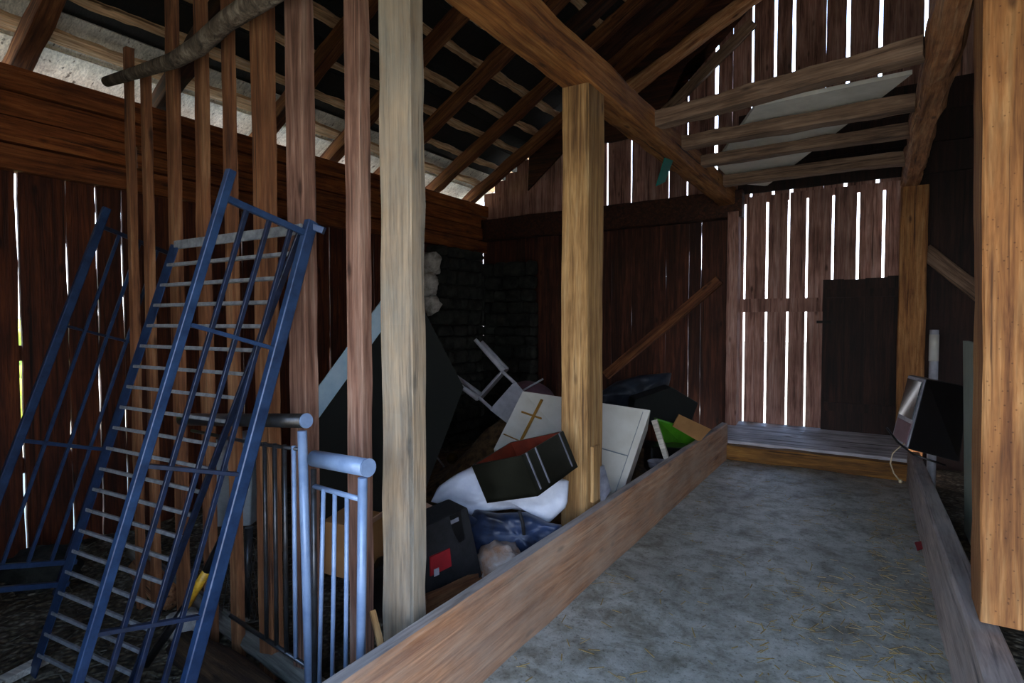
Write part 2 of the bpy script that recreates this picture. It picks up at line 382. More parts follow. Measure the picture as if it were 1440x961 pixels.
def plank_wall(name, mat, axis, c, thick, edges, zs, seed=0, jit=0.006, parent=None, outward=1):
    """edges: sorted gaps [(centre, width)], planks fill between; zs(a) -> (z0, z1)"""
    bm = bmesh.new()
    for k in range(len(edges) - 1):
        a = edges[k][0] + edges[k][1] / 2; b = edges[k + 1][0] - edges[k + 1][1] / 2
        z0, z1 = zs((a + b) / 2); th = thick * random.uniform(0.8, 1.1); off = random.uniform(0, 0.006) * outward
        lo = [0, 0, z0]; hi = [0, 0, z1]; lo[axis] = a; hi[axis] = b
        lo[1 - axis] = min(c, c + th * outward) + off; hi[1 - axis] = max(c, c + th * outward) + off
        if axis == 0: add_box(bm, lo, hi, max(2, int((z1 - z0) / 0.12)), jit, 2, seed + k * 3.7)
        else:
            # for walls along Y let the wandering act on Y
            n = max(2, int((z1 - z0) / 0.12)); rings = []
            for q in range(n + 1):
                z = z0 + (z1 - z0) * q / n; r = []
                for (p, s) in ((0, 0), (1, 0), (1, 1), (0, 1)):
                    nn = noise.noise(Vector((seed + k * 3.7 + p * 7.3, z * 2.3, 1.7))) + 0.6 * noise.noise(Vector((seed + k * 3.7 + p * 3.1, z * 9.0, 5.7)))
                    r.append(bm.verts.new(((lo, hi)[s][0], (lo, hi)[p][1] + nn * jit, z)))
                rings.append(r)
            for q in range(n):
                for i in range(4):
                    j = (i + 1) % 4; bm.faces.new((rings[q][i], rings[q][j], rings[q + 1][j], rings[q + 1][i]))
            bm.faces.new(rings[0][::-1]); bm.faces.new(rings[-1])
    return obj(name, bm, mat, parent)

# left wall: planks below, squared logs above; gaps measured on the wall plane
gl = {}
for u, w in ((30, .018), (98, .010), (140, .011), (176, .010), (258, .022), (288, .012), (343, .008), (443, .008), (465, .012), (527, .008)):
    gl[round(P(u, 500, X=XL).y, 3)] = w
ys = sorted(gl); edges = [(YF, 0.0)]
def fill(a, b, lst, step, w=-0.010):
    n = int(round((b - a) / step))
    for i in range(1, n): lst.append((a + (b - a) * i / n, w))
last = YF
for y in ys: fill(last, y, edges, 0.21); edges.append((y, gl[y])); last = y
fill(last, YB, edges, 0.21); edges.append((YB, 0.0))
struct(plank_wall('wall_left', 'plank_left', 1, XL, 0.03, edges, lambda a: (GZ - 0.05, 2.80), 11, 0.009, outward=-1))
bm = bmesh.new(); zz = 2.74; k = 0; yg = P(183, 210, X=XL).y
for hgt in (0.2, 0.2, 0.19, 0.19):
    xa, xb = XL - 0.07, XL + 0.085 + 0.02 * (k % 2); g_ = 0.014 if k in (0, 1) else 0
    if g_: add_box(bm, (xa, YF, zz + 0.008), (xb, yg - g_, zz + hgt - 0.008), 24, 0.014, 1, k * 5.1); add_box(bm, (xa, yg + g_, zz + 0.008), (xb, YB, zz + hgt - 0.008), 44, 0.014, 1, k * 5.1 + 2)
    else: add_box(bm, (xa, YF, zz + 0.008), (xb, YB, zz + hgt - 0.008), 60, 0.014, 1, k * 5.1)
    zz += hgt; k += 1
bmesh.ops.bevel(bm, geom=[e for e in bm.edges if abs((e.verts[0].co - e.verts[1].co).y) > 0.05 and e.is_convex and len(e.link_faces) == 2 and e.calc_face_angle(0) > 1], offset=0.045, segments=3, affect='EDGES')
bm2 = bmesh.new(); add_box(bm2, (XL - 0.05, YF, 2.75), (XL - 0.02, yg - 0.014, 3.5)); add_box(bm2, (XL - 0.05, yg + 0.014, 2.75), (XL - 0.02, YB, 3.5)); struct(obj('wall_left_chinking', bm2, 'plank_dark'))
struct(obj('wall_left_logs', bm, 'logwall'))
# outside ledger boards that cross behind the gaps
for z, nm in ((1.30, 'trim_1'), (0.42, 'trim_2')):
    bm = bmesh.new(); add_box(bm, (XL - 0.075, YF, z), (XL - 0.032, YB, z + 0.12), 8, 0.0, 1); struct(obj(nm, bm, 'plank_left'))

# end wall: back part left of the passage, bright slatted part and gable
def ux(u, v=450): return P(u, v, Y=YB).x
xpl, xpr = ux(1028), ux(1279)
eb = [(XL, 0.0)]; last = XL
for u, w in ((860, .000), (888, .001), (936, .003), (968, .007), (985, .006)):
    x = ux(u); fill(last, x, eb, 0.17); eb.append((x, w)); last = x
fill(last, xpl, eb, 0.17); eb.append((xpl, 0.0))
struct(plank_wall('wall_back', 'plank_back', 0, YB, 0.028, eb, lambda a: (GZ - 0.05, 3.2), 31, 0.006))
door_l, door_r = ux(1157), ux(1262)
ztop_door = P(1200, 392, Y=YB).z; ledge = P(1080, 598, Y=YB).z
ee = [(xpl, 0.0)]
for u, w in ((1046, .024), (1077, .028), (1107, .026), (1133, .022)): ee.append((ux(u), w))
ee.append((door_l, -0.004))
struct(plank_wall('wall_end', 'plank_end', 0, YB, 0.028, ee, lambda a: (ledge - 0.15, 3.2), 47, 0.002))
ee = [(door_l, 0.004)]
for u, w in ((1169, .024), (1204, .028), (1240, .026)): ee.append((ux(u), w))
ee.append((xpr, 0.0))
struct(plank_wall('wall_end_upper', 'plank_end', 0, YB, 0.028, ee, lambda a: (ztop_door - 0.1, 3.2), 53, 0.002))
er = [(xpr, 0.0)]; x = xpr
while x < XR - 0.2: x += 0.19; er.append((x, -0.01))
er.append((XR, 0.0))
struct(plank_wall('wall_end_right', 'plank_dark', 0, YB, 0.028, er, lambda a: (-0.1, 3.3), 61, 0.003))
# gable above, gaps in line with the photograph's
eg = []
def gx(u, v): return P(u, v, Y=YB).x
gl_ = [(742, 240, .0), (853, 222, .026), (887, 208, .020), (905, 200, -.01), (940, 190, .012), (967, 130, .022), (984, 130, -.01), (1007, 130, .044), (1030, 100, .006), (1058, 90, .026), (1090, 70, .034), (1116, 60, .036), (1138, 50, -.01), (1162, 50, .003), (1193, 50, .038), (1239, 40, .036), (1270, 40, -.01), (1303, 30, .034), (1330, 30, -.01)]
eg = [(gx(u, v), w) for u, v, w in gl_]
g2 = [(XL, 0.0)]; last = XL; fill(XL, eg[0][0], g2, 0.2); g2 += eg; last = eg[-1][0]; fill(last, XR, g2, 0.2); g2.append((XR, 0))
def roof_under(x): return roofz(x) if x < RIDGE else RZ - 0.57 * (x - RIDGE)
struct(plank_wall('wall_gable', 'plank_end', 0, YB + 0.03, 0.028, g2, lambda a: (3.12, max(3.25, roof_under(a) - random.uniform(0.02, 0.14))), 71, 0.003))
# the horizontal rail of the slatted part
bm = bmesh.new(); z1 = P(1090, 420, Y=YB).z; add_box(bm, (xpl, YB - 0.035, z1 - 0.17), (door_l, YB - 0.002, z1), 8, 0.004, 0); struct(obj('trim_3', bm, 'plank_end'))
z1 = P(1240, 252, Y=YB).z; z2 = P(1240, 128, Y=YB).z
bm = bmesh.new(); zq = z1
for k in range(3): add_box(bm, (ux(1036), YB - 0.035 - 0.004 * k, zq), (XR, YB - 0.002, zq + (z2 - z1) / 3 - 0.003), 24, 0.003, 0, k * 7); zq += (z2 - z1) / 3
struct(obj('trim_4', bm, 'plank_dark'))
yv = YB - 0.10
pts_ = [P(742, 268, Y=yv), P(800, 205, Y=yv), P(860, 200, Y=yv), P(905, 190, Y=yv), P(935, 150, Y=yv), P(965, 88, Y=yv), P(1048, 18, Y=yv), P(1075, -30, Y=yv)]
pts_ += [Vector((x, yv, roofz(x) - 0.03)) for x in (pts_[-1].x, -2.2, -3.4, -4.6)]
bm = bmesh.new(); slab_bm(bm, pts_, (0, 0.03, 0)); bmesh.ops.triangulate(bm, faces=bm.faces[:]); struct(obj('trim_5', bm, 'plate_dark'))
# right wall
er = [(YF, 0.0)]; fill(YF, YB, er, 0.2); er.append((YB, 0.0))
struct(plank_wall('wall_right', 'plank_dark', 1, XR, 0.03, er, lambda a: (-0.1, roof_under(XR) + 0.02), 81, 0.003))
# unseen front walls, added to darken the left; doorway open on the passage side
er = [(XL, 0.0)]; fill(XL, -1.4, er, 0.2); er.append((-1.4, 0.0))
struct(plank_wall('wall_front_added', 'plank_dark', 0, YF, 0.03, er, lambda a: (GZ - 0.05, 3.2), 91, 0.003, outward=-1))
er = [(XL, 0.0)]; fill(XL, XR, er, 0.2); er.append((XR, 0.0))
struct(plank_wall('wall_front_gable_added', 'plank_dark', 0, YF - 0.04, 0.03, er, lambda a: (2.75, roof_under(a) - 0.03), 95, 0.003, outward=-1))
# plate log across the end wall
wp = beam('tie_beam', (XL + 0.02, YB - 0.10, 3.10), (xpl + 0.15, YB - 0.10, 3.10), 0.16, 0.34, 'plate_dark', rough=0.008)
tag(wp, 'dark squared log lying along the top of the back plank wall', 'beam')
# the roof
roof = bpy.data.objects.new('ceiling', None); COL.objects.link(roof); struct(roof)
def sheet(x0, x1, z0, z1, y0, y1, th, nm, mat):
    bm = bmesh.new(); L = math.hypot(x1 - x0, z1 - z0); rows = int(L / 0.30); n = Vector((-(z1 - z0), 0, x1 - x0)).normalized()
    if n.z < 0: n = -n
    for r in range(rows):
        a = r / rows; b = (r + 1) / rows
        pa = Vector((x0 + (x1 - x0) * a, 0, z0 + (z1 - z0) * a)); pb = Vector((x0 + (x1 - x0) * b, 0, z0 + (z1 - z0) * b))
        y = y0
        while y < y1:
            wd = random.uniform(0.12, 0.22); y2 = min(y + wd, y1); lift = random.uniform(0, 0.008)
            lowp = pa + n * (th + lift); hip = pb + (pb - pa) * 0.25 + n * 0.006
            c = [lowp, hip]; q = []
            for p in (lowp, hip):
                for yy in (y, y2): q.append(Vector((p.x, yy, p.z)))
            slab_bm(bm, [q[0], q[1], q[3], q[2]], n * 0.014)
            y = y2
    return obj(nm, bm, mat, roof)
XE = XL - 0.75
sheet(XL + 0.12, RIDGE, roofz(XL + 0.12), RZ, YF - 0.3, YB + 0.35, 0.035, 'shingles', 'shingle')
sheet(XE, XL + 0.20, roofz(XE), roofz(XL + 0.20), YF - 0.3, YB + 0.35, 0.035, 'eave_board', 'eave')  # outer roof boarding in a paler copy, coloured as lit from outdoors
sheet(2 * RIDGE - RIDGE, XR + 0.6, RZ, RZ - 0.57 * (XR + 0.6 - RIDGE), YF - 0.3, YB + 0.35, 0.035, 'shingles', 'shingle')
# battens lengthwise on the rafters
s = 0.33
x = XL + 0.10
while x < RIDGE - 0.1:
    z = roofz(x); bm = bmesh.new(); wv = random.uniform(0.07, 0.12)
    bw = wv * math.cos(math.atan(0.57)); add_box(bm, (-bw / 2, YF - 0.3, -0.035), (bw / 2, YB + 0.2, -0.005), 110, 0.026, 1, x * 9)
    for v in bm.verts: v.co.z += v.co.x * 0.57
    obj('batten', bm, 'batten', roof, Matrix.Translation((x, 0, z)))
    x += 0.36
# rafters, left slope
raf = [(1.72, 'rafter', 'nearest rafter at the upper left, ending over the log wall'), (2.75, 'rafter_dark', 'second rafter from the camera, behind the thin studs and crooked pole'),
       (3.80, 'rafter', 'third rafter from the camera, running down behind the wide studs'), (4.72, 'rafter', 'fourth rafter from the camera, passing behind the grey post'),
       (5.62, 'rafter', 'fifth rafter from the camera, landing just right of the grey post'), (6.65, 'rafter', 'sixth rafter from the camera, pale foot, between grey and yellow posts'),
       (7.55, 'rafter', 'rafter closest to the back wall corner on the left slope')]
rdir = Vector((1, 0, 0.57)).normalized()
for y, m, lab in raf:
    a = Vector((XL - 0.35, y, roofz(XL - 0.35))) - Vector((-0.495, 0, 0.869)) * 0.115; b = Vector((RIDGE, y, RZ)) - Vector((-0.495, 0, 0.869)) * 0.115
    tag(beam('rafter', a, b, 0.13, 0.15, m, up=(0, 0, 1), rough=0.012), lab, 'rafter', 'rafters of the left roof slope')
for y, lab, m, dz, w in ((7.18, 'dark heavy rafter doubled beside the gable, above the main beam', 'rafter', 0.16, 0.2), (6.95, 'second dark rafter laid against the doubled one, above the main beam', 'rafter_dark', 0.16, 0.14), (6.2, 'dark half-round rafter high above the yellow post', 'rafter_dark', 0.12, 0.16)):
    a = Vector((-3.6, y, roofz(-3.6) - dz)); b = Vector((RIDGE, y, RZ - dz))
    tag(beam('rafter', a, b, w, 0.17, m, up=(0, 0, 1), rough=0.015), lab, 'rafter')
# right slope rafters
for y, lab in ((2.0, 'near rafter of the right roof slope'), (4.0, 'middle rafter of the right roof slope'), (6.0, 'far rafter of the right roof slope, by the gable')):
    a = Vector((RIDGE, y, RZ - 0.1)); b = Vector((XR + 0.4, y, RZ - 0.57 * (XR + 0.4 - RIDGE) - 0.1))
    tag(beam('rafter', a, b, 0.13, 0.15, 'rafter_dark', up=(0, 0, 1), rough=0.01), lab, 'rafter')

# gable brace logs
a, b = P(880, 130, Y=7.35), P(1062, -8, Y=7.35)
tag(beam('verge_log', a + (a - b) * 0.55, b + (b - a) * 0.6, 0.2, 0.2, 'hewn', up=(0, 0, 1), rough=0.02, n=10), 'orange bark-edged log slanting up under the roof beside the gable', 'log')
a, b = P(915, 178, Y=7.6), P(1060, 32, Y=7.6)
tag(beam('gable_brace', a, b, 0.07, 0.13, 'joist', up=(0, 0, 1), rough=0.01), 'grey weathered brace slanting across the bright gable slits', 'brace')

# ------------------------------------------------------------------ posts and beams
KX = -1.44
def post(name, x0, x1, y0, y1, z0, z1, mat, label, **kw):
    o = beam(name, ((x0 + x1) / 2, (y0 + y1) / 2, z0), ((x0 + x1) / 2, (y0 + y1) / 2, z1), x1 - x0, y1 - y0, mat, up=(0, 1, 0), **kw)
    return tag(o, label, 'post')
# yellow post under the main beam
post('timber_post', -1.715, -1.53, 3.27, 3.52, GZ, 3.10, 'post_yellow', 'thick yellow squared post carrying the long beam, in the middle', rough=0.004, chamfer=0.1)
pt = bpy.data.objects[-1] if False else None
post('timber_post', -1.755, -1.580, 1.72, 1.80, GZ, 4.9, 'post_grey', 'grey weathered plank post standing behind the kerb in the foreground', rough=0.006, chamfer=0.1)
tag(beam('timber_post', (0.525, 3.13, 0.36), (0.44, 3.13, 5.6), 0.28, 0.26, 'post_orange', up=(0, 1, 0), rough=0.006, chamfer=0.08), 'broad orange worm-eaten post standing on the right kerb', 'post')
post('timber_post', xpl - 0.02, ux(1041) + 0.0, YB - 0.20, YB - 0.005, 0.0, 3.0, 'plank_end', 'door post at the left edge of the slatted wall, under the main beam', rough=0.006)
post('timber_post', ux(1262), ux(1300), YB - 0.22, YB - 0.005, 0.0, 3.08, 'post_orange', 'orange door post right of the dark door, under the hewn log', rough=0.006)
# notch board nailed on the yellow post
a = P(824, 655, d=3.42)
bm = bmesh.new(); slab_bm(bm, [(-1.53, 3.33, 0.44), (-1.53, 3.43, 0.44), (-1.53, 3.43, 0.80), (-1.53, 3.33, 0.80)], (0.022, 0, 0)); nb = obj('cleat', bm, 'post_yellow')
tag(nb, 'short yellow cleat nailed low on the side of the middle post', 'cleat')
# main beam
mb = beam('main_beam', (-1.62, YF + 0.2, 3.20), (-1.62, 7.66, 3.20), 0.20, 0.22, 'beam', up=(0, 0, 1), rough=0.010, chamfer=0.15)
tag(mb, 'long squared orange beam running overhead from the camera to the end wall', 'beam')
# right hewn log
a, b = P(1283, 262, d=6.2), P(1338, 30, d=2.9)
hl = beam('hewn_log', a + Vector((-0.02, 0.2, 0.13)), Vector((0.315, YF + 0.4, 3.24)), 0.17, 0.26, 'hewn', up=(0, 0, 1), rough=0.022, chamfer=0.55)
tag(hl, 'rough hewn log with axe marks running overhead at the right', 'log')
# studs of the partition
studs = [(496, .10, 'stud_pale', 'pale brown stud just left of the grey foreground post', -0.25, 5.2), (415, .125, 'stud_pale', 'wide pinkish brown stud behind the top corner of the blue gate', -0.25, 5.0),
         (364, .115, 'stud', 'wide orange stud with dark knots, second wide one from the left', -0.25, 4.9), (320, .062, 'stud', 'narrow stud between the wide orange stud and the leaning gate top', -0.25, 4.8),
         (281, .075, 'stud', 'narrow crooked stud, fourth of the thin ones from the left', -0.25, 4.7), (241, .078, 'stud', 'slightly thicker orange stud, third from the left', -0.25, 4.5),
         (206, .050, 'stud', 'thin stud topping out just under the crooked pole, second from the left', -0.25, 3.12), (183, .044, 'stud', 'thinnest stud, leftmost of the row', -0.25, 3.32)]
for u, w, m, lab, z0, z1 in studs:
    p = P(u, 300, Y=1.75)
    o = beam('stud', (p.x + random.uniform(-.01, .01), 1.75 + w * 0.3, z0), (p.x, 1.75 + w * 0.3, z1), w, max(0.045, w * 0.6), m, up=(0, 1, 0), rough=0.003)
    tag(o, lab, 'stud', 'studs of the open partition')
# crooked round pole
a, b = P(150, 115, Y=1.62), P(372, -5, Y=1.62); mid = P(245, 85, Y=1.62)
pts = [a, P(196, 101, Y=1.62), mid, P(278, 66, Y=1.61), P(318, 30, Y=1.62), b, b + (b - P(318, 30, Y=1.62)) * 3]
tag(tube('crooked_pole', pts, [.030, .034, .040, .046, .046, .052, .055], 'bark', n=12), 'crooked round pole with grey bark tied across the studs', 'pole')

# bars across the passage overhead
for (y0, y1, u0, v0, u1, v1, h, lab) in ((4.55, 4.22, 940, 172, 1303, 84, .12, 'nearest overhead crossbar, highest in the picture'), (5.25, 5.2, 975, 210, 1283, 148, .11, 'second overhead crossbar from the camera'),
                                          (5.92, 5.9, 1003, 246, 1275, 199, .10, 'third overhead crossbar from the camera'), (6.9, 6.9, 1035, 274, 1262, 247, .12, 'farthest overhead crossbar, just before the end wall')):
    o = beam('crossbar', (-1.505, y0, 3.31 + h / 2), (0.215, y1, 3.31 + h / 2), 0.13, h, 'joist', up=(0, 0, 1), rough=0.012)
    o.location.z -= 0.14
    tag(o, lab, 'crossbar', 'crossbars over the passage')
# pale board lying on the bars
zc = 3.31
zb = 3.31
c = [P(1062, 150, Z=zb), P(1283, 104, Z=zb), P(1172, 190, Z=zb), P(1078, 262, Z=zb), P(1000, 262, Z=zb), P(998, 232, Z=zb)]
o = slab('insulation_board', [Vector((max(v.x, -1.50), v.y, v.z)) for v in c], (0, 0, 0.03), 'foam'); tag(o, 'pale insulation board lying across the overhead crossbars', 'board')

# diagonal braces of the back wall
a, b = P(852, 528, Y=YB - 0.06), P(1012, 394, Y=YB - 0.06)
tag(beam('wall_brace', a, b, 0.08, 0.13, 'rafter', up=(0, 0, 1)), 'dark diagonal brace on the back plank wall left of the slatted part', 'brace')
a, b = P(1299, 352, Y=YB - 0.06), P(1400, 430, Y=YB - 0.06)
tag(beam('wall_brace', a, b, 0.08, 0.16, 'joist', up=(0, 0, 1)), 'brown diagonal brace right of the orange door post', 'brace')
# wall stud at the stone wall
post('wall_stud', ux(762), ux(790), YB - 0.12, YB - 0.002, GZ, 2.92, 'plank_back', 'dark wall post at the right end of the rubble stone wall')

# kerbs
def kerb(name, inner, outer, y0, y1, z0, zt0, zt1, mat, lab, topmat):
    n = 60; L = y1 - y0; bm = bmesh.new(); rings = []
    for k in range(n + 1):
        t = k / n; y = y0 + L * t; j = lambda s, a: a * (noise.noise(Vector((s, y * 1.8, 0))) + 0.5 * noise.noise(Vector((s, y * 8, 2))))
        xi0 = inner[0] + (inner[1] - inner[0]) * t; xi1 = inner[2] + (inner[3] - inner[2]) * t; xo = outer[0] + (outer[1] - outer[0]) * t; zt = zt0 + (zt1 - zt0) * t
        sgn = 1 if xo > xi0 else -1
        prof = [(xi0 + j(1, .006), z0), (xi0 + (xi1 - xi0) * .5 + j(2, .006), (z0 + zt) / 2), (xi1 + j(3, .008), zt - 0.012 + j(4, .01)), (xi1 + sgn * 0.014, zt + j(5, .006)), (xo - sgn * 0.012, zt + j(6, .006)), (xo, zt - 0.02), (xo, z0 - 0.2)]
        rings.append([bm.verts.new((x, z, y - y0)) for x, z in prof])
    m = len(rings[0])
    for k in range(n):
        for i in range(m):
            jn = (i + 1) % m; f = bm.faces.new((rings[k][i], rings[k][jn], rings[k + 1][jn], rings[k + 1][i])); f.material_index = 1 if i in (3,) else 0
    bm.faces.new(rings[0][::-1]); bm.faces.new(rings[-1])
    mw = Matrix(((1, 0, 0, 0), (0, 0, 1, y0), (0, 1, 0, 0), (0, 0, 0, 1)))
    return tag(obj(name, bm, [mat, topmat], None, mw), lab, 'kerb')
kerb('kerb_board', (KX, KX, KX, KX), (-1.52, -1.52), YF + 0.1, 6.95, -0.03, .42, .42, 'kerb', 'thick reddish plank kerb along the left side of the passage', 'kerb_grey')
kerb('kerb_board', (.335, .285, .385, .30), (.52, .40), YF + 0.1, 7.0, -0.03, .37, .29, 'kerb_grey', 'grey plank kerb along the right side of the passage', 'kerb_grey')
# threshold: yellow beam and grey ledge
th = ledge
tz = P(1040, 626, Y=6.93).z
tag(beam('threshold_beam', (xpl - 0.05, 6.98, tz * 0.47), (0.40, 6.98, tz * 0.47), 0.16, tz * 0.92, 'sill_yellow', up=(0, 0, 1), rough=0.012), 'low yellow-brown threshold beam at the end of the passage', 'threshold')
lx = (xpr - xpl)
bm = bmesh.new(); slab_bm(bm, [(0, -0.38, -0.5 * lx), (0, -0.38, 0.5 * lx), (th - tz, 0.38, 0.5 * lx), (th - tz, 0.38, -0.5 * lx)], (-0.04, 0, 0))
bmesh.ops.subdivide_edges(bm, edges=bm.edges[:], cuts=6, use_grid_fill=True)
mw = Matrix(((0, 0, 1, (xpl + xpr) / 2), (0, 1, 0, 7.41), (1, 0, 0, tz + 0.02), (0, 0, 0, 1)))
tag(obj('threshold_ledge', bm, 'sill_grey', None, mw), 'grey weathered ledge board sloping below the bright slits', 'ledge')
# the door
bm = bmesh.new(); dx = (xpr - 0.0 - door_l) / 4
for k in range(4): add_box(bm, (door_l + dx * k + 0.0002, YB - 0.05, th - 0.0), (door_l + dx * (k + 1) - 0.0002, YB - 0.012, ztop_door + random.uniform(-.015, .015)), 14, 0.0002, 2, k * 9)
add_box(bm, (door_l + 0.01, YB - 0.012, th), (xpr - 0.01, YB - 0.003, ztop_door - 0.03)); door = struct(obj('door_1', bm, 'door'))
for z in (th + 0.25, ztop_door - 0.22):
    bm = bmesh.new(); add_box(bm, (door_l + 0.03, YB - 0.075, z), (xpr - 0.03, YB - 0.05, z + 0.1), 3, 0.002, 0); obj('door_batten', bm, 'door', door)
zl = P(1150, 453, Y=YB - 0.05).z
bm = bmesh.new(); add_box(bm, (door_l - 0.06, YB - 0.085, zl - 0.015), (door_l + 0.10, YB - 0.065, zl + 0.015)); obj('door_latch', bm, 'iron', door)
bm = bmesh.new(); add_box(bm, (xpl, YB - 0.004, -0.1), (xpr, YB + 0.024, th + 0.02)); struct(obj('wall_end_foot', bm, 'plank_dark'))

# rubble stone wall in the back corner
bm = bmesh.new(); x0, x1 = XL + 0.02, ux(760); y = YB - 0.2
rr = random.Random(3)
z = GZ - 0.02
while z < 2.55:
    hh = rr.uniform(0.14, 0.26); x = x0
    while x < x1 - 0.04:
        w = min(rr.uniform(0.16, 0.42), x1 - x); b2 = bmesh.new(); bmesh.ops.create_icosphere(b2, subdivisions=3, radius=1)
        sd = rr.random() * 50
        for v in b2.verts:
            d = Vector([math.copysign(abs(q) ** 0.55, q) for q in v.co.normalized()]); k = 0.96 + 0.14 * noise.noise(d * 1.6 + Vector((sd, 0, 0)))
            v.co = Vector((x + w / 2 + d.x * w * 0.53 * k, y + 0.05 + d.y * (0.13 + 0.03 * math.sin(sd)) * k, z + hh / 2 + d.z * hh * 0.53 * k))
        me = bpy.data.meshes.new('t'); b2.to_mesh(me); bm.from_mesh(me); b2.free(); bpy.data.meshes.remove(me)
        x += w
    z += hh
struct(obj('wall_stone', bm, 'stone', smooth=True))
bm = bmesh.new(); ya, yb_ = P(598, 400, X=XL).y, YB - 0.3
z = GZ - 0.02
while z < 2.6:
    hh = rr.uniform(0.14, 0.26); yy = ya
    while yy < yb_ - 0.04:
        w = min(rr.uniform(0.16, 0.42), yb_ - yy); b2 = bmesh.new(); bmesh.ops.create_icosphere(b2, subdivisions=3, radius=1)
        sd = rr.random() * 50
        for v in b2.verts:
            d = Vector([math.copysign(abs(q) ** 0.55, q) for q in v.co.normalized()]); k = 0.96 + 0.14 * noise.noise(d * 1.6 + Vector((sd, 0, 0)))
            v.co = Vector((XL + 0.12 + d.x * 0.14 * k, yy + w / 2 + d.y * w * 0.53 * k, z + hh / 2 + d.z * hh * 0.53 * k))
        me = bpy.data.meshes.new('t'); b2.to_mesh(me); bm.from_mesh(me); b2.free(); bpy.data.meshes.remove(me)
        yy += w
    z += hh
struct(obj('wall_stone_side', bm, 'stone', smooth=True))
# corner stones of the wall, sunlight put into their pale colour
for k, (u, v, s, lab) in enumerate(((604, 372, .13, 'top stone coloured as sunlit in the corner column beside the grey post'), (600, 400, .12, 'large stone coloured as sunlit under the top one in the corner column'), (606, 428, .11, 'lowest angular stone coloured as sunlit in the corner column'))):
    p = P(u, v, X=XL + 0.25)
    tag(blob('corner_stone', p, (s * 1.2, s, s * 1.25), 'stone_pale_and_sunlit', amp=0.35, freq=1.8, sq=0.7, seed=k * 4.1, sub=3), lab, 'stone')

# ------------------------------------------------------------------ blue gates
def lerp(a, b, t): return Vector(a) + (Vector(b) - Vector(a)) * t
def on(p0, p1, v):
    """point of a straight member where it crosses picture row v"""
    lo, hi = 0.0, 1.0
    def row(t):
        q = CM.inverted() @ lerp(p0, p1, t); return 480.5 - FPX * q.y / -q.z
    for _ in range(40):
        m = (lo + hi) / 2
        if row(m) < v: lo = m
        else: hi = m
    return lerp(p0, p1, (lo + hi) / 2)
# gate A, narrow, with lengthwise bars
LT = P(325, 240, X=-2.11); LBt = P(112, 950, d=1.95); LB = LT + (LBt - LT) * 1.28
RTp = P(438, 312, d=2.50); RBt = P(265, 961, d=2.10); RB = RTp + (RBt - RTp) * 1.12
RB.z = max(RB.z, GZ + 0.01)
ga = thing('barred_gate', 'tall narrow blue barred gate leaning in front of the rung panel', 'gate', (RB + LB) / 2)
nrm = (LT - LB).cross(RTp - LT).normalized()
bar('stile', LB, LT, 0.032, 0.032, 'blue', ga, nrm); bar('stile', RB, RTp, 0.050, 0.036, 'blue', ga, nrm)
bar('hook', RTp + Vector((0, 0, -0.02)), RTp + RT * 0.055 + Vector((0, 0, -0.04)), 0.03, 0.03, 'blue', ga)
T0, T1 = on(LT, LB, 277), on(RTp, RB, 330)
bar('rail', T0, T1, 0.026, 0.026, 'blue', ga, nrm)
B0, B1 = lerp(LT, LB, 0.95), lerp(RTp, RB, 0.97)
for v0, v1, m in ((455, 492, 'blue'), (655, 668, 'blue_dark'), (893, 866, 'blue_dark')):
    bar('rail', on(LT, LB, v0), on(RTp, RB, v1), 0.016, 0.020, m, ga, nrm)
bar('rail', B0, B1, 0.026, 0.026, 'blue', ga, nrm)
for k, t in enumerate((0.26, 0.52, 0.78)):
    bar('bar', lerp(T0, T1, t), lerp(B0, B1, t * 0.98), 0.017, 0.017, 'blue_dark', ga, nrm)
# panel B, with cross rungs
TL, TR = P(246, 345, Y=1.60), P(424, 322, Y=1.62)
BLt = P(58, 955, d=2.98); BRt = P(196, 950, d=2.62)
BL = TL + (BLt - TL) * 1.06; BL.z = max(BL.z, GZ + 0.005); BR = TR + (BRt - TR) * 1.14
BR = Vector((BR.x, BR.y, max(BR.z, GZ + 0.01)))
gb = thing('rung_panel', 'wide blue steel panel with many pale cross rungs behind the barred gate', 'panel', (BL + BR) / 2)
nb_ = (TL - BL).cross(TR - TL).normalized()
bar('side_strip', BL, TL, 0.085, 0.006, 'blue', gb, nb_)
bar('side_strip', BR, TR, 0.012, 0.03, 'blue_dark', gb, nb_)
bar('top_bar', TL + nb_ * 0.0, TR, 0.012, 0.045, 'rung', gb, UP)
n = 21
for k in range(1, n):
    t = k / n
    bar('rung', lerp(TL, BL, t ** 1.0), lerp(TR, BR, t ** 1.0), 0.017, 0.017, 'rung', gb, nb_)
# gate C, at the left against the plank wall
XC = -4.16
c_LT, c_LB = P(150, 293, X=XC), P(-62, 852, X=XC); c_RT, c_RB = P(242, 354, X=XC), None
c_LB = c_LT + (P(0, 690, X=XC) - c_LT) * 1.45; c_RB = c_RT + (c_LB - c_LT) * 0.88
c_LB.z = max(c_LB.z, GZ + 0.01); 
gc = thing('barred_gate', 'dark blue barred gate at the far left, leaning toward the thin studs', 'gate', (c_LB + c_RB) / 2)
nc = (c_LT - c_LB).cross(c_RT - c_LT).normalized()
bar('stile', c_LB, c_LT, 0.045, 0.035, 'blue', gc, nc); bar('stile', c_RB, c_RT, 0.028, 0.028, 'blue_dark', gc, nc)
c0, c1 = on(c_LT, c_LB, 318), on(c_RT, c_RB, 358)
bar('rail', c0, c1, 0.024, 0.024, 'blue_dark', gc, nc)
def crail(v0, v1, u0, u1, w, m):
    a = P(u0, v0, X=XC); b = P(u1, v1, X=XC); bar('rail', a, b, w, w, m, gc, nc)
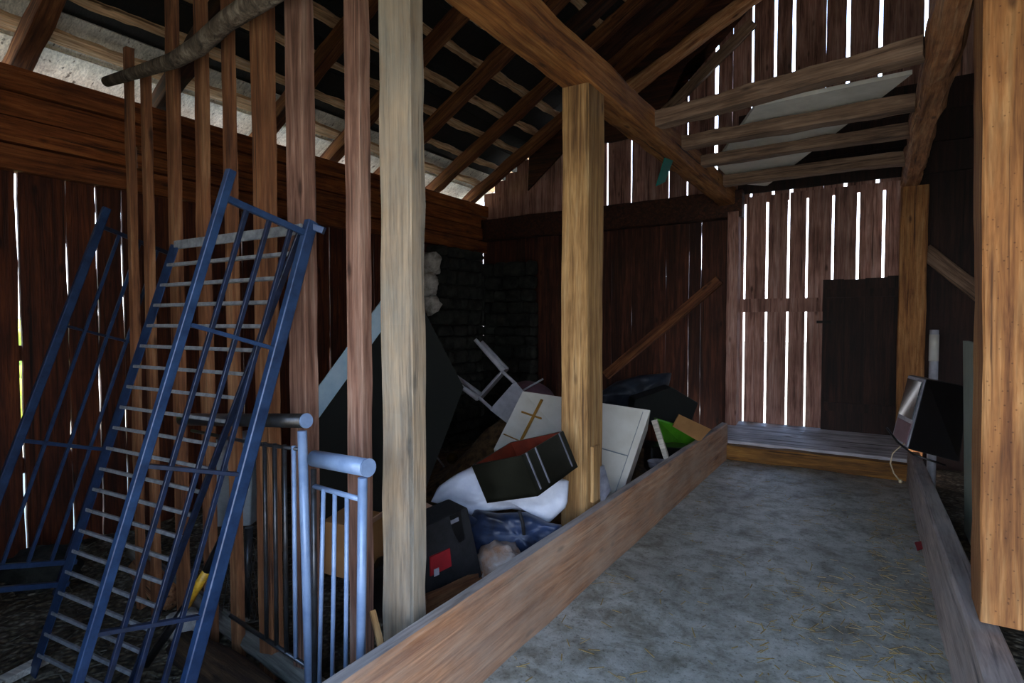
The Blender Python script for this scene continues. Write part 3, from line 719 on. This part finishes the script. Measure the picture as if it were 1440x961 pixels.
crail(458, 487, 90, 205, .016, 'blue_dark'); crail(620, 633, 33, 152, .022, 'blue'); crail(800, 790, -36, 107, .030, 'blue'); crail(834, 821, -50, 96, .032, 'blue')
for (ua, va, ub, vb) in ((168, 329, 2, 797), (197, 340, 38, 796), (222, 351, 71, 793)):
    bar('bar', P(ua, va, X=XC), P(ub, vb, X=XC), 0.018, 0.018, 'blue', gc, nc)
# taped tool handle caught between the bars
th_ = thing('tool_handle', 'black and yellow taped handle wedged between the gate bars', 'handle', P(268, 850, d=2.3))
p0, p1, p2, p3 = P(205, 935, d=2.42), P(262, 852, d=2.36), P(292, 802, d=2.32), P(318, 752, d=2.28)
tube('grip', [p0, p1], .017, 'black', th_); tag(tube('taped_band', [p1, p2], .018, 'yellow', th_), 'yellow band'); tube('grip', [p2, p3], .021, 'black', th_)
# ------------------------------------------------------------------ stair railings
YR = 1.55
r1p = P(429, 600, Y=YR - 0.0); top1 = P(430, 592, Y=YR); end1 = P(256, 590, Y=YR + 0.04)
r1 = thing('stair_railing', 'grey steel railing section with round handrail lying behind the gates', 'railing', (r1p.x, YR, 0.1))
hr = tube('handrail', [top1, end1], .031, 'rail_dark', r1, 18)
dcap = (top1 - end1).normalized(); tag(tube('end_cap', [top1 - dcap * 0.001, top1 + dcap * 0.006], .032, 'rail', hr, 18), 'end cap coloured as lit')
foot1 = P(436, 990, Y=YR)
tag(tube('post', [P(425, 606, Y=YR), foot1], .020, 'rail', r1, 12), 'end post with daylight in its blue colour')
lr0, lr1 = P(432, 938, Y=YR), P(372, 898, Y=YR)
tube('bottom_rail', [lr0, lr1 + (lr1 - lr0) * 0.9], .010, 'rail_dark', r1, 8)
tube('upper_rail', [P(428, 633, Y=YR), P(360, 624, Y=YR), P(270, 606, Y=YR + .02)], .009, 'rail_dark', r1, 8)
for u in (413, 400, 386, 372):
    tube('baluster', [P(u, 629 - (428 - u) * 0.12, Y=YR), P(u + 3, 938 - (432 - u) * 0.66, Y=YR)], .010, 'rail' if u > 408 else 'rail_dark', r1, 8)  # front baluster takes the daylit colour, the others the shaded one
YQ = 1.49
r2p = P(512, 672, Y=YQ); top2 = P(517, 658, Y=YQ); end2 = P(442, 645, Y=YQ + .03)
r2 = thing('stair_railing', 'steel railing, daylight in its pale blue colour, with thick round handrail beside the grey post', 'railing', (r2p.x, YQ, 0.1))
hr = tube('handrail', [top2, end2], .034, 'rail', r2, 20); dcap = (top2 - end2).normalized()
tube('end_cap', [top2 - dcap * 0.001, top2 + dcap * 0.006], .035, 'rail', hr, 20)
tube('post', [P(510, 672, Y=YQ), P(507, 985, Y=YQ)], .018, 'rail', r2, 12)
tube('post', [P(441, 660, Y=YQ + .03), P(443, 990, Y=YQ + .03)], .012, 'rail_dark', r2, 10)
tube('upper_rail', [P(509, 703, Y=YQ), P(442, 684, Y=YQ + .03)], .011, 'rail', r2, 10)
tube('bottom_rail', [P(507, 978, Y=YQ), P(444, 962, Y=YQ + .03)], .011, 'rail', r2, 10)
for u in (488, 471, 455):
    tube('baluster', [P(u, 703 - (510 - u) * 0.28, Y=YQ + .015), P(u - 2 - (488 - u) * 0.12, 974 - (507 - u) * .25, Y=YQ + .015)], .009, 'rail', r2, 10)

# ------------------------------------------------------------------ logs and scrap on the dirt, lower left
a, b = P(285, 850, Z=GZ + 0.10), P(440, 968, Z=GZ + 0.10)
tag(beam('sill_log', a + (a - b) * 1.0, b + (b - a) * 0.15, 0.105, 0.105, 'silver_log', rough=0.01, n=12), 'silvery round log lying on the dirt under the railing', 'log')
a, b = P(262, 905, Z=GZ + .08), P(400, 1010, Z=GZ + .08)
tag(beam('brown_log', a, b, 0.2, 0.17, 'darkbark', rough=0.03, n=11), 'short brown bark-covered log in front of the silvery log', 'log')
a, b = P(196, 800, Z=GZ + 0.10), P(236, 842, Z=GZ + 0.10)
tag(beam('firewood_block', a, b, 0.16, 0.16, 'hewn', rough=0.02, n=9), 'pale split firewood block behind the rungs', 'firewood')
tag(blob('field_stone', P(262, 880, Z=GZ + .07), (.10, .08, .09), 'stone_pale_and_sunlit', amp=.35, sq=.75, sub=3, seed=3), 'pale angular stone behind the thick blue stile', 'stone')
tag(blob('field_stone', P(60, 800, Z=GZ + .10), (.22, .2, .14), 'stone', amp=.35, sq=.75, sub=3, seed=8), 'dark low stone behind the bottom rails of the left gate', 'stone')
a, b = P(82, 835, Z=GZ + .05), P(200, 770, Z=GZ + .05)
# white washed plank at the bottom left corner
a, b = P(-30, 975, Z=GZ + .03), P(66, 925, Z=GZ + .03)
tag(beam('scrap_plank', a, b, 0.07, 0.03, 'eave', rough=0.004), 'whitish scrap plank on the dirt in the lower left corner', 'plank')
# straw and chips
def litter(name, mat, spots, n, lmin, lmax, wmax, zf, seed, label):
    r = random.Random(seed); bm = bmesh.new()
    for _ in range(n):
        x0, x1, y0, y1 = spots[r.randrange(len(spots))]; x = r.uniform(x0, x1); y = r.uniform(y0, y1); a = r.uniform(0, 6.28); L = r.uniform(lmin, lmax); w = r.uniform(.0012, wmax)
        z = zf(x, y) + r.uniform(.001, .012); dx, dy = math.cos(a) * L / 2, math.sin(a) * L / 2; px, py = -math.sin(a) * w, math.cos(a) * w; tl = r.uniform(-.2, .2) * L * .2
        slab_bm(bm, [(x - dx - px, y - dy - py, z), (x + dx - px, y + dy - py, z + tl), (x + dx + px, y + dy + py, z + tl), (x - dx + px, y - dy + py, z)], (0, 0, .0018))
    return tag(obj(name, bm, mat), label, 'straw', kind='stuff')
litter('straw', 'straw', [(-1.42, .3, 1.4, 7.0), (-.5, .3, 1.8, 4.2), (0.0, .32, 1.6, 6.0)], 900, .015, .09, .0032, lambda x, y: 0.004, 5, 'short straw scattered over the grey passage floor')

# heap of hay and debris, carries the junk
bm = bmesh.new(); nx, ny = 60, 80
CHX, CHY = P(705, 560, d=6.15).x, P(705, 560, d=6.15).y
def hz(x, y):
    base = heapz(x, y); return GZ - 0.06 + base + 0.56 * math.exp(-((x - CHX) / .45) ** 2 - ((y - CHY) / .5) ** 2) + 0.25 * math.exp(-((x + 2.1) / .5) ** 2 - ((y - 4.0) / .9) ** 2) + (0.09 * noise.noise(Vector((x * 2.2, y * 2.2, 0))) + .05 * noise.noise(Vector((x * 7, y * 7, 4)))) * min(1, base * 4)
vs = [[bm.verts.new((x, y, hz(x, y))) for y in [2.2 + (YB - .3 - 2.2) * j / ny for j in range(ny + 1)]] for x in [-5.0 + (-1.535 + 5.0) * i / nx for i in range(nx + 1)]]
for i in range(nx):
    for j in range(ny): bm.faces.new((vs[i][j], vs[i + 1][j], vs[i + 1][j + 1], vs[i][j + 1]))
tag(obj('hay_heap', bm, 'hay', smooth=True), 'brown heap of old hay and debris filling the back corner', 'heap', kind='stuff')

litter('wood_chips', 'chips', [(XL + .1, -1.7, .6, 3.6)], 700, .015, .13, .005, lambda x, y: max(gz(x, y), hz(x, y) if y > 2.25 else -9), 6, 'pale twigs and chips strewn over the dirt at lower left')
def onheap(u, v, up=0.0):
    rr_ = ray(u, v); t = 1.5
    while t < 9:
        p = O0 + rr_ * t
        if p.z <= hz(p.x, p.y) + up: return p
        t += 0.01
    return p
# ------------------------------------------------------------------ junk behind the kerb
# leaning dark green panel with pale blue top edge
D0 = 3.9
qa, qb, qc, qd = P(440, 600, d=3.5), P(580, 405, d=3.75), P(652, 545, d=4.1), P(520, 800, d=3.6)
tn = thing('leaning_tabletop', 'large dark green tabletop tipped on its corner with a pale blue edge', 'tabletop', qd)
nn = (qb - qa).cross(qc - qb).normalized(); nn = nn if nn.dot(FW) > 0 else -nn
def onplane(u, v):
    rr_ = ray(u, v); return O0 + rr_ * ((qa - O0).dot(nn) / rr_.dot(nn))
slab('panel', [qa, qb, qc, onplane(598, 690), onplane(500, 800), onplane(462, 790)], nn * 0.02, 'darkgreen', tn)
dd_ = (qb - qa).normalized(); sidev = nn.cross(dd_); sidev = sidev if sidev.z > 0 else -sidev
tag(slab('edge_strip', [qa, qb, qb + sidev * .12, qa + sidev * .12], nn * 0.012, 'paleblue', tn), 'pale blue edge strip')
# upturned plastic chair
ch = thing('plastic_chair', 'white plastic chair lying upside down on the heap, legs in the air', 'chair')
Rm = Matrix((( (RT * .62 + UP * .70).normalized() ), (FW * 1.0 + RT * .15), (RT * .70 - UP * .62 - FW * .12))).transposed()
xA = (RT * .62 + UP * .70).normalized(); zA = (RT * .72 - UP * .62 - FW * .12); zA = (zA - xA * zA.dot(xA)).normalized(); yA = zA.cross(xA)
Rm = Matrix((xA, yA, zA)).transposed().to_4x4()
CMt = Matrix.Translation(P(693, 540, d=6.15)) @ Rm
def cbox(lo, hi): bm = bmesh.new(); add_box(bm, lo, hi); return bm
# local: z up, seat at 0, legs down, back on +y
ch.matrix_world = CMt
def chpart(name, pts, r): 
    return tube(name, [CMt @ Vector(p) for p in pts], r, 'white', ch, 8)
for sx_, sy_ in ((-1, -1), (1, -1), (-1, 1), (1, 1)):
    chpart('leg', [(sx_ * .20, sy_ * .19, 0), (sx_ * .215, sy_ * .205, -.15), (sx_ * .245, sy_ * .24, -.43)], [.032, .028, .020])
bm = bmesh.new(); slab_bm(bm, [(-.22, -.20, 0), (-.05, -.20, 0), (-.05, .2, 0), (-.22, .2, 0)], (0, 0, .012)); slab_bm(bm, [(.05, -.20, 0), (.22, -.20, 0), (.22, .2, 0), (.05, .2, 0)], (0, 0, .012)); slab_bm(bm, [(-.05, -.2, 0), (.05, -.2, 0), (.05, .2, 0), (-.05, .2, 0)], (0, 0, .0121))
slab_bm(bm, [(-.22, -.22, -.05), (.22, -.22, -.05), (.22, -.20, .012), (-.22, -.20, .012)], (0, -.008, 0))
bm.transform(CMt); obj('seat', bm, 'white', ch)
bm = bmesh.new(); slab_bm(bm, [(-.20, .20, .17), (.20, .20, .17), (.17, .29, .42), (-.17, .29, .42)], (0, .012, 0)); bm.transform(CMt); obj('backrest', bm, 'white', ch)
for s_ in (-1, 1): chpart('back_support', [(s_ * .185, .2, .0), (s_ * .18, .205, .18)], .018)
# lilac round tabletop behind
p = P(748, 556, d=6.5)
o = blob('round_basin', p, (.26, .26, .15), 'lilac', amp=.02, sub=4, rot=(Matrix.Rotation(.25, 3, 'Y')), flat=-.05); tag(o, 'dull lilac round basin upturned behind the plastic chair', 'basin')
tag(tube('white_stick', [P(736, 549, d=6.0), P(764, 533, d=6.0)], .010, 'white'), 'thin white stick poking up behind the pale cabinet', 'stick')
# pale cabinet, tipped
c = [P(735, 550, d=4.9), P(915, 577, d=4.65), P(872, 705, d=4.3), P(694, 632, d=4.5)]
cb = thing('pale_cabinet', 'pale cabinet tipped on its back, crossed by brown tape', 'cabinet', c[2])
nz_ = (c[1] - c[0]).cross(c[3] - c[0]).normalized(); nz_ = nz_ if nz_.dot(FW) > 0 else -nz_
slab('body', c, nz_ * 0.28, 'cream', cb, bevel=0.006)
def onq(s, t): return lerp(lerp(c[0], c[1], s), lerp(c[3], c[2], s), t)
def strip(name, s0, t0, s1, t1, w, mat, lab=None, th=0.012):
    a, b = onq(s0, t0), onq(s1, t1); d = (b - a).normalized(); sd = nz_.cross(d) * w / 2
    o = slab(name, [a - sd - nz_ * th, a + sd - nz_ * th, b + sd - nz_ * th, b - sd - nz_ * th], nz_ * th * 0.9, mat, cb)
    if lab: o['label'] = lab
    return o
strip('tape', .07, .35, .24, .38, .012, 'tape', 'brown tape strip'); strip('tape', .18, .1, .16, .98, .022, 'tape', 'brown tape strip'); strip('tape', .02, .75, .4, .80, .006, 'tape', 'brown tape strip')
strip('door_seam', .55, .03, .55, .97, .004, 'greymetal'); strip('door_seam', .62, .55, .95, .55, .004, 'greymetal'); strip('door_seam', .95, .04, .95, .96, .004, 'greymetal')
strip('handle', .68, .72, .82, .76, .012, 'tape', None, .012)
# dark open chest
q = [P(663, 655, d=3.26), P(733, 641, d=3.02), P(792, 606, d=3.40), P(718, 622, d=3.66)]
dn = (P(685, 708, d=3.27) - q[0]); dn.z = -abs(dn.z) 
chs = thing('open_chest', 'black lacquered open box with red lining lying on the white quilt', 'box', q[0] + dn)
bm = bmesh.new(); wt = .014; inner_c = sum(q, Vector()) / 4
for i in range(4):
    a, b = q[i], q[(i + 1) % 4]; ia, ib = a + (inner_c - a) * .05, b + (inner_c - b) * .05
    slab_bm(bm, [a, b, ib, ia], dn)
slab_bm(bm, [x + dn * .93 for x in q], dn * .07)
obj('shell', bm, 'chest', chs)
bm = bmesh.new()
for i in range(4):
    a, b = q[i], q[(i + 1) % 4]; ia, ib = a + (inner_c - a) * .052, b + (inner_c - b) * .052; ja, jb = a + (inner_c - a) * .06, b + (inner_c - b) * .06
    slab_bm(bm, [ia + dn * .01, ib + dn * .01, jb + dn * .01, ja + dn * .01], dn * .9)
tag(obj('lining', bm, 'chest_in', chs), 'red-brown lining')
for t in (.10, .30, .88):
    a = lerp(q[1], q[2], t); od = -(lerp(q[0], q[3], .5) - lerp(q[1], q[2], .5)).normalized()
    w_ = (q[2] - q[1]).normalized() * .006
    obj_ = slab('strap', [a - w_ + od * .001, a + w_ + od * .001, a + w_ + dn * .9 + od * .001, a - w_ + dn * .9 + od * .001], od * .003, 'silver', chs)
# white quilt, navy bag below
def cloth(name, us, center_d, mat, label, cat, th=0.05, amp=.03, seed=1, dvar=None):
    """puffy cloth over an outline traced at given depth, closed volume with thickness"""
    pts = us; n = len(pts); cu = sum(p[0] for p in pts) / n; cv = sum(p[1] for p in pts) / n
    bm = bmesh.new(); K = 14; M_ = 64; rings = []
    def edge(t):
        x = t * n; i = int(x) % n; f = x - int(x); a, b = pts[i], pts[(i + 1) % n]; return a[0] + (b[0] - a[0]) * f, a[1] + (b[1] - a[1]) * f
    for side in (-1, 1):
        for k in (range(K + 1) if side < 0 else range(K - 1, -1, -1)):
            s = math.sin(k / K * math.pi / 2); prof = math.cos(k / K * math.pi / 2) ** 0.6 if k < K else 0; r = []
            for m in range(M_):
                eu, ev = edge(m / M_); u = cu + (eu - cu) * s; v = cv + (ev - cv) * s
                dep = center_d + (dvar(u, v) if dvar else 0) + side * th * prof + (amp * noise.noise(Vector((u * .03 + seed, v * .05, seed))) + amp * .5 * noise.noise(Vector((u * .09, v * .12, seed)))) * prof
                r.append(bm.verts.new(P(u, v, d=dep)))
            rings.append(r)
    for i in range(len(rings) - 1):
        for m in range(M_):
            j = (m + 1) % M_
            try: bm.faces.new((rings[i][m], rings[i][j], rings[i + 1][j], rings[i + 1][m]))
            except ValueError: pass
    bmesh.ops.remove_doubles(bm, verts=bm.verts[:], dist=.0005)
    return tag(obj(name, bm, mat, smooth=True), label, cat)
cloth('navy_bag', [(655, 742), (668, 716), (700, 722), (740, 720), (770, 735), (790, 738), (800, 770), (780, 800), (720, 805), (672, 800)], 3.40, 'navy', 'shiny navy fabric bag under the white quilt', 'bag', .16, .05, 4)
cloth('white_quilt', [(606, 706), (616, 685), (640, 668), (666, 655), (676, 690), (682, 704), (720, 700), (756, 697), (785, 672), (800, 676), (798, 712), (770, 738), (758, 722), (720, 716), (690, 720), (668, 732), (640, 716)], 3.50, 'cloth', 'white quilt draped over the navy bag under the open chest', 'quilt', .11, .05, 9)
# dark strap between
tag(tube('fabric_strap', [P(627, 713, d=3.2), P(648, 722, d=3.18), P(668, 735, d=3.2)], .022, 'navy', n=8), 'dark blue strap lying over the white quilt edge', 'strap')
tag(tube('bag_ribbon', [P(730, 718, d=3.2), P(735, 735, d=3.19), P(737, 752, d=3.2)], .010, 'blacksoft', n=8), 'black ribbon hanging down the navy bag', 'ribbon')
# dark suitcase with red print
c = [P(590, 745, d=2.78), P(658, 714, d=3.0), P(679, 812, d=3.04), P(590, 858, d=2.84)]
sc_ = thing('dark_suitcase', 'black suitcase with a red print standing against the kerb', 'suitcase', c[3])
ns = (c[1] - c[0]).cross(c[3] - c[0]).normalized(); ns = ns if ns.dot(FW) > 0 else -ns
slab('body', c, ns * .16, 'blacksoft', sc_, bevel=.012)
def q4(c, s0, t0, s1, t1, off, th):
    f = lambda s, t: lerp(lerp(c[0], c[1], s), lerp(c[3], c[2], s), t)
    return [f(s0, t0) - off, f(s1, t0) - off, f(s1, t1) - off, f(s0, t1) - off]
tag(slab('print', q4(c, .15, .38, .50, .62, ns * .018, 0), ns * .010, 'red', sc_), 'dull red print')
slab('label_tag', q4(c, .20, .55, .28, .64, ns * .022, 0), ns * .004, 'white', sc_); slab('latch', q4(c, .60, .06, .76, .11, ns * .006, 0), ns * .006, 'silver', sc_)
slab('edge_strap', q4(c, .60, .0, .82, 1.0, ns * .004, 0), ns * .005, 'black', sc_)
# cardboard boxes near the grey post
tag(slab('cardboard_flap', [P(592, 704, d=3.1), P(632, 722, d=3.12), P(597, 738, d=2.95), P(580, 735, d=2.95)], (0, 0, -.03), 'cardpale'), 'pale cardboard box flap sticking up behind the suitcase', 'cardboard')
c = [P(512, 745, d=2.75), P(545, 722, d=2.9), P(545, 808, d=2.9), P(512, 822, d=2.75)]
bx = thing('cardboard_box', 'brown cardboard box between the pale railing and the grey post', 'box', c[3])
nb2 = (c[1] - c[0]).cross(c[3] - c[0]).normalized(); nb2 = nb2 if nb2.dot(FW) > 0 else -nb2
slab('body', c, nb2 * .28, 'card', bx, bevel=.004); slab('flap', [c[0], c[1], c[1] + UP * .05 - RT * .03 + nb2 * -.07, c[0] + UP * .05 - RT * .05 + nb2 * -.09], UP * .005, 'cardpale', bx)
tag(slab('black_bin_bag', [P(512, 812, d=2.6), P(545, 800, d=2.75), P(548, 880, d=2.7), P(512, 880, d=2.55)], FW * .25, 'black', bevel=.03), 'black plastic sack under the cardboard box', 'sack')
tag(beam('split_stick', P(523, 860, d=2.3), P(523, 860, d=2.3) + (P(540, 935, d=2.2) - P(523, 860, d=2.3)).normalized() * .62, .02, .03, 'post_yellow', seg=6), 'pale split stick beside the foot of the grey post', 'stick')
tag(beam('loose_board', P(596, 862, d=2.62), P(700, 812, d=3.25), .03, .16, 'stud', up=(0, 0, 1)), 'brown loose board leaning behind the kerb in front of the suitcase', 'board')
# plastic bag with shavings
tag(blob('clear_sack', P(705, 795, d=3.12), (.15, .12, .12), 'clearbag', amp=.2, sub=4, seed=2), 'crumpled clear sack of shavings between suitcase and navy bag', 'sack')
# small brass kettle and tin among the debris
kt = blob('brass_pot', onheap(636, 645, .05), (.075, .075, .07), 'brass', amp=.03, sub=3); tag(kt, 'small tarnished brass pot in the dark debris', 'pot')
tag(tube('bottle', [onheap(612, 640, .02), onheap(624, 656, .02)], .012, 'silver'), 'thin bottle glinting left of the brass pot', 'bottle')
# right of the yellow post
cloth('dark_tarp', [(838, 556), (866, 537), (900, 528), (945, 524), (940, 545), (925, 562), (930, 590), (880, 580), (838, 572)], 6.6, 'tarp', 'dark blue tarp bulging behind the pale cabinet', 'tarp', .22, .08, 2)
c = [P(893, 562, d=6.0), P(945, 545, d=6.1), P(982, 567, d=6.1), P(970, 600, d=6.0), P(948, 606, d=5.9), P(890, 592, d=5.9)]
c = [x * 1.0 for x in c]
tag(slab('black_case', c, FW * .3, 'darkgreen', bevel=.01), 'black-green case beside the tarp above the green tub', 'case')
tag(slab('orange_board', [P(955, 583, d=5.50), P(1000, 604, d=5.7), P(984, 622, d=5.68), P(946, 600, d=5.50)], FW * .02, 'card'), 'orange-brown board lying on the green tub', 'board')
c = [P(924, 590, d=5.75), P(996, 612, d=6.12), P(973, 640, d=6.05), P(932, 640, d=5.7)]
gt = thing('green_tub', 'bright green plastic tub behind the far end of the kerb', 'tub', c[3])
slab('body', c, FW * .14, 'green', gt, bevel=.01); tube('rim', [c[0] - FW * .005, c[1] - FW * .005], .012, 'green', gt)
tag(beam('pale_stick', P(920, 591, d=5.3), P(940, 655, d=5.22), .05, .03, 'eave', seg=5), 'pale wooden stick standing between cabinet and green tub', 'stick')
tag(slab('black_tub', [P(915, 628, d=5.5), P(975, 632, d=5.6), P(965, 668, d=5.5), P(915, 670, d=5.4)], FW * .3, 'black', bevel=.02), 'black tub below the green one', 'tub')
bm = bmesh.new(); R_ = 16; prof = [(0, 0), (.06, 0), (.085, .02), (.10, .07), (.094, .07), (.08, .025), (.055, .008), (0, .008)]
ctr = P(926, 660, d=5.05)
rings = [[bm.verts.new(ctr + Vector((r * math.cos(6.2832 * k / R_), r * math.sin(6.2832 * k / R_), z))) for k in range(R_)] for r, z in prof[1:-1]]
for i in range(len(rings) - 1):
    for k in range(R_): bm.faces.new((rings[i][k], rings[i][(k + 1) % R_], rings[i + 1][(k + 1) % R_], rings[i + 1][k]))
bm.faces.new(rings[0][::-1]); bm.faces.new(rings[-1])
tag(obj('tin_bowl', bm, 'silver', smooth=True), 'small tin bowl at the kerb beside the pale cabinet', 'bowl')
tag(slab('grey_cloth', [P(838, 660, d=3.75), P(850, 655, d=3.8), P(860, 690, d=3.8), P(846, 712, d=3.75)], FW * .05, 'silver', bevel=.01), 'grey cloth strip hanging just right of the yellow post', 'cloth')
# torn teal foil hanging above the back wall
tag(slab('teal_rag', [P(945, 226, X=-1.56), P(934, 222, X=-1.56), P(922, 262, X=-1.56), P(934, 256, X=-1.56)], (0.01, 0, 0), 'teal'), 'torn teal rag hanging from the main beam', 'rag')

# grey steel cabinet and mesh behind the gates
c = [P(292, 622, d=3.5), P(356, 616, d=3.6), P(352, 740, d=3.6), P(290, 742, d=3.5)]
gk = thing('grey_appliance', 'grey metal appliance standing behind the gates and studs', 'appliance', c[3])
slab('body', c, FW * .35, 'greymetal', gk, bevel=.008)
slab('control_panel', q4(c, .08, .05, .92, .22, FW * .004, 0), FW * .004, 'rung', gk); tube('dial', [P(330, 632, d=3.5), P(330, 632, d=3.48)], .02, 'white', gk)
tag(tube('stand_post', [P(350, 742, d=3.52), P(345, 885, d=3.52)], .025, 'rail_dark', None), 'grey steel leg below the appliance', 'leg')
bm = bmesh.new()
for k in range(7):
    tube_bm(bm, [P(330 + k * 8, 765, d=3.35), P(310 + k * 8, 872, d=3.35)], .0022, 5); tube_bm(bm, [P(308 + k * 8, 765, d=3.35), P(334 + k * 8, 872, d=3.35)], .0022, 5)
tag(obj('wire_mesh', bm, 'mesh'), 'piece of diamond wire mesh standing below the appliance', 'wire mesh')
# ------------------------------------------------------------------ right side
c = [P(1303, 533, d=4.85), P(1364, 545, d=4.45), P(1350, 651, d=4.45), P(1277, 632, d=4.85)]
tv = thing('old_television', 'old black television leaning on the right kerb, screen turned to the passage', 'television', c[3])
back = Vector((-.10, .42, 0.0))
slab('casing', c, back, 'black', tv, bevel=.012)
f = lambda s, t: lerp(lerp(c[0], c[0] + back, s), lerp(c[3], c[3] + back, s), t)
nl = ((c[0] + back) - c[0]).cross(c[3] - c[0]).normalized(); nl = nl if nl.x < 0 else -nl
slab('bezel', [f(.02, .02), f(.98, .02), f(.98, .98), f(.02, .98)], nl * .012, 'silver', tv)
g_ = lambda s, t: f(s, t) + nl * .012
tag(slab('screen', [g_(.08, .06), g_(.92, .06), g_(.92, .60), g_(.08, .60)], nl * .008, 'glass', tv), 'glossy screen')
tag(slab('speaker_panel', [g_(.08, .66), g_(.92, .66), g_(.92, .95), g_(.08, .95)], nl * .004, 'lilac', tv), 'dull pinkish lower panel')
tube('knob', [P(1288, 602, d=4.86), P(1286.5, 602, d=4.86)], .010, 'silver', tv)
pts = [P(1288, 612, d=4.95), P(1264, 630, d=4.9), P(1255, 638, d=4.88), P(1252, 652, d=4.88), P(1257, 666, d=4.88), P(1265, 676, d=4.88)]
cd = thing('power_cord', 'beige cord with a round plug hanging below the television', 'cord', pts[0])
tube('cable', pts, .006, 'cord', cd, 8); blob('plug', P(1266, 677, d=4.88), (.016, .016, .02), 'cord', cd, sub=2, amp=0)
tag(tube('black_cable', [P(1247, 602, d=5.0), P(1262, 622, d=4.88), P(1285, 640, d=4.8), P(1330, 655, d=4.6)], .009, 'black', None, 8), 'black cable trailing under the television', 'cable')
pt_, pb_ = P(1314, 464, d=5.6), P(1314, 464, d=5.6)
pb_ = Vector((pt_.x, pt_.y - .05, -.02))
tb = thing('white_pipe', 'white plastic pipe standing behind the television', 'pipe', pb_)
tube('pipe', [pb_, pt_], .038, 'white', tb, 16); tube('collar', [lerp(pb_, pt_, .80), lerp(pb_, pt_, .97)], .041, 'cream', tb, 16)
slb = [Vector((.60, 4.35, 0.0)), Vector((.60, 5.5, 0.0)), Vector((.56, 5.5, 1.46)), Vector((.56, 4.35, 1.46))]
pn = thing('pale_green_panel', 'pale green sheet leaning behind the orange post on the right', 'panel', slb[0])
slab('sheet', slb, (.03, 0, 0), 'panelgreen', pn); slab('edge_trim', [slb[0] + Vector((-.003, -.012, 0)), slb[0] + Vector((-.003, 0.0, 0)), slb[3] + Vector((-.003, 0.0, 0)), slb[3] + Vector((-.003, -.012, 0))], (.035, 0, 0), 'yellowedge', pn)
tag(slab('candy_wrapper', [P(1286, 764, Z=.02), P(1298, 762, Z=.02), P(1300, 772, Z=.02), P(1290, 775, Z=.02)], (0, 0, .006), 'red'), 'small dark red wrapper on the floor by the right kerb', 'wrapper')

# hedges outdoors, glimpsed through the left wall
for k, (y, lab) in enumerate(((1.0, 'sunlit hedge outside the left wall, near part'), (10.2, 'sunlit hedge outside the left wall, far part'))):
    o = blob('hedge', (-13.5, y, 0.7), (1.3, 3.6, 1.6), 'leaf', amp=.3, freq=5, sub=5, seed=k * 5); tag(o, lab, 'hedge', 'hedges outside the left wall')
